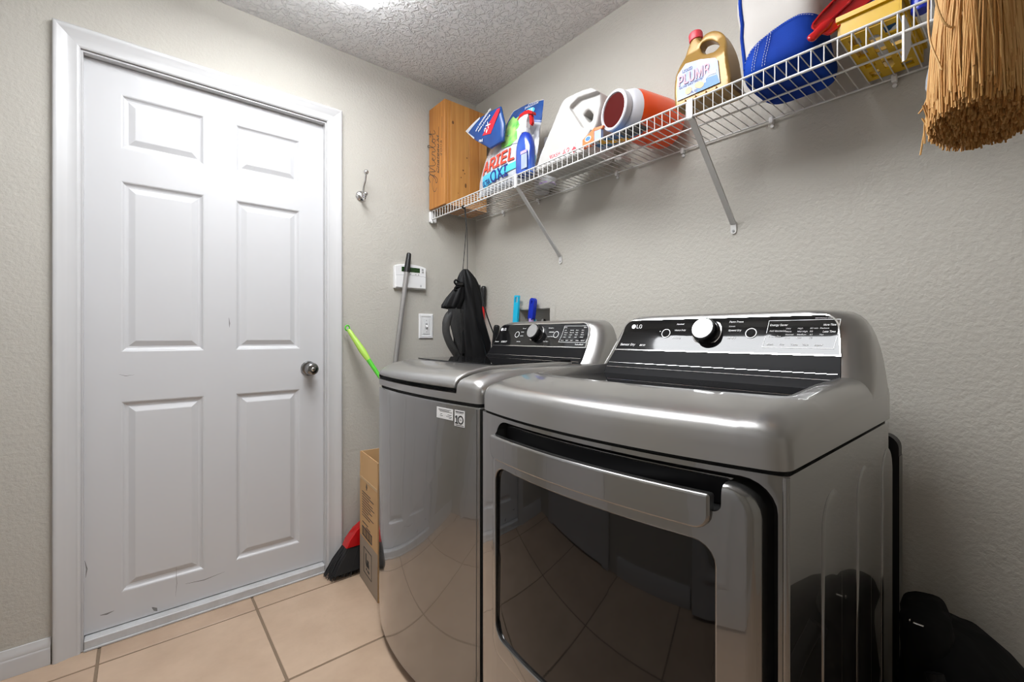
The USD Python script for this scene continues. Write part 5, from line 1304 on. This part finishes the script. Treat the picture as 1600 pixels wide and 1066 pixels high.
obj('grey_band', extr(sbox(0.0005, .002, Lb - .0005, .195), .0004, np.r_[q0, 0] - np.r_[nn, 0] * .0002, E3, (0, 0, 1)), 'cardboard_grey', cb, False, 'grey printed lower part of the box')
fr = sbox(.060, .050, .170, .160).difference(sbox(.063, .053, .167, .157))
gl_ = [fr, Polygon([(.088, .140), (.098, .140), (.098, .105), (.108, .100), (.108, .118), (.130, .118), (.130, .108), (.138, .100), (.138, .088), (.100, .088), (.088, .100)]), sbox(.095, .070, .105, .078), sbox(.115, .068, .14, .076)]
obj('print_emblem', cat([onbox(q, .0010) for q in gl_]), 'print_black', cb, False, None, 'stuff')

# ------------------------------------------------------------------ black things right of the dryer
bp_ = thing('backpack', 'black backpack standing on the floor at the wall, right of the dryer', 'backpack', (-.22, -2.03, 0))
def bpl(z, xc, yc, hx_, hy_, seed=0, n=44):
    a = np.arange(n) / n * 2 * np.pi; p = 3.0
    x = xc + hx_ * np.sign(np.cos(a)) * np.abs(np.cos(a)) ** (2 / p); y = yc + hy_ * np.sign(np.sin(a)) * np.abs(np.sin(a)) ** (2 / p)
    w = (meshkit.fbm(np.c_[x * 14, y * 14, np.full(n, z * 14)], 3, 3) - .5) * .05 * min(1, z / .05)
    r = np.hypot(x - xc, y - yc); return np.c_[xc + (x - xc) * (1 + w / r), yc + (y - yc) * (1 + w / r), np.full(n, z)]
obj('pack_body', loft([bpl(*s_) for s_ in ((.002, -.26, -2.045, .13, .115), (.02, -.26, -2.045, .15, .135), (.12, -.26, -2.048, .155, .140), (.24, -.258, -2.045, .152, .135), (.33, -.255, -2.036, .145, .120), (.40, -.252, -2.022, .135, .100), (.45, -.25, -2.005, .120, .082), (.485, -.25, -1.985, .10, .060), (.50, -.25, -1.975, .05, .03))]), 'backpack_black', bp_, 60)
obj('collar', loft([bpl(z, x, y, a, b) for z, x, y, a, b in ((.40, -.26, -1.965, .10, .046), (.45, -.262, -1.962, .098, .043), (.495, -.262, -1.960, .092, .040), (.520, -.262, -1.958, .085, .036), (.524, -.262, -1.958, .05, .02))]), 'backpack_black', bp_, 60)
obj('strap', tube(cr([(-.385, -1.985, .47), (-.415, -2.02, .36), (-.42, -2.04, .22), (-.41, -2.06, .10)]), .014, 10), 'nylon_black', bp_, 60)
obj('strap', tube(cr([(-.35, -2.07, .42), (-.405, -2.10, .32), (-.425, -2.12, .18), (-.41, -2.13, .08)]), .014, 10), 'nylon_black', bp_, 60)
obj('zip_pull', cat([rbox(-.338, -.333, -1.965, -1.949, .520, .525, .001, 1), rbox(-.338, -.333, -1.946, -1.943, .512, .528, .001, 1)]), 'bright_silver', bp_, True)
bo = thing('folded_board', 'narrow black board with a rounded top standing in the gap behind the dryer', 'board', (-.11, -1.7, 0))
bpoly = sbox(1.52, .001, 1.8945, .80).union(rrect(1.52, 1.8945, .60, .848, .030))
obj('board_panel', extr(bpoly, .034, (-.090, 0, 0), W_R, W_U), 'black_plastic', bo, 30)
obj('edge_trim', bx(-.126, -.0885, -1.8955, -1.8947, .05, .80), 'black_gloss', bo, False)
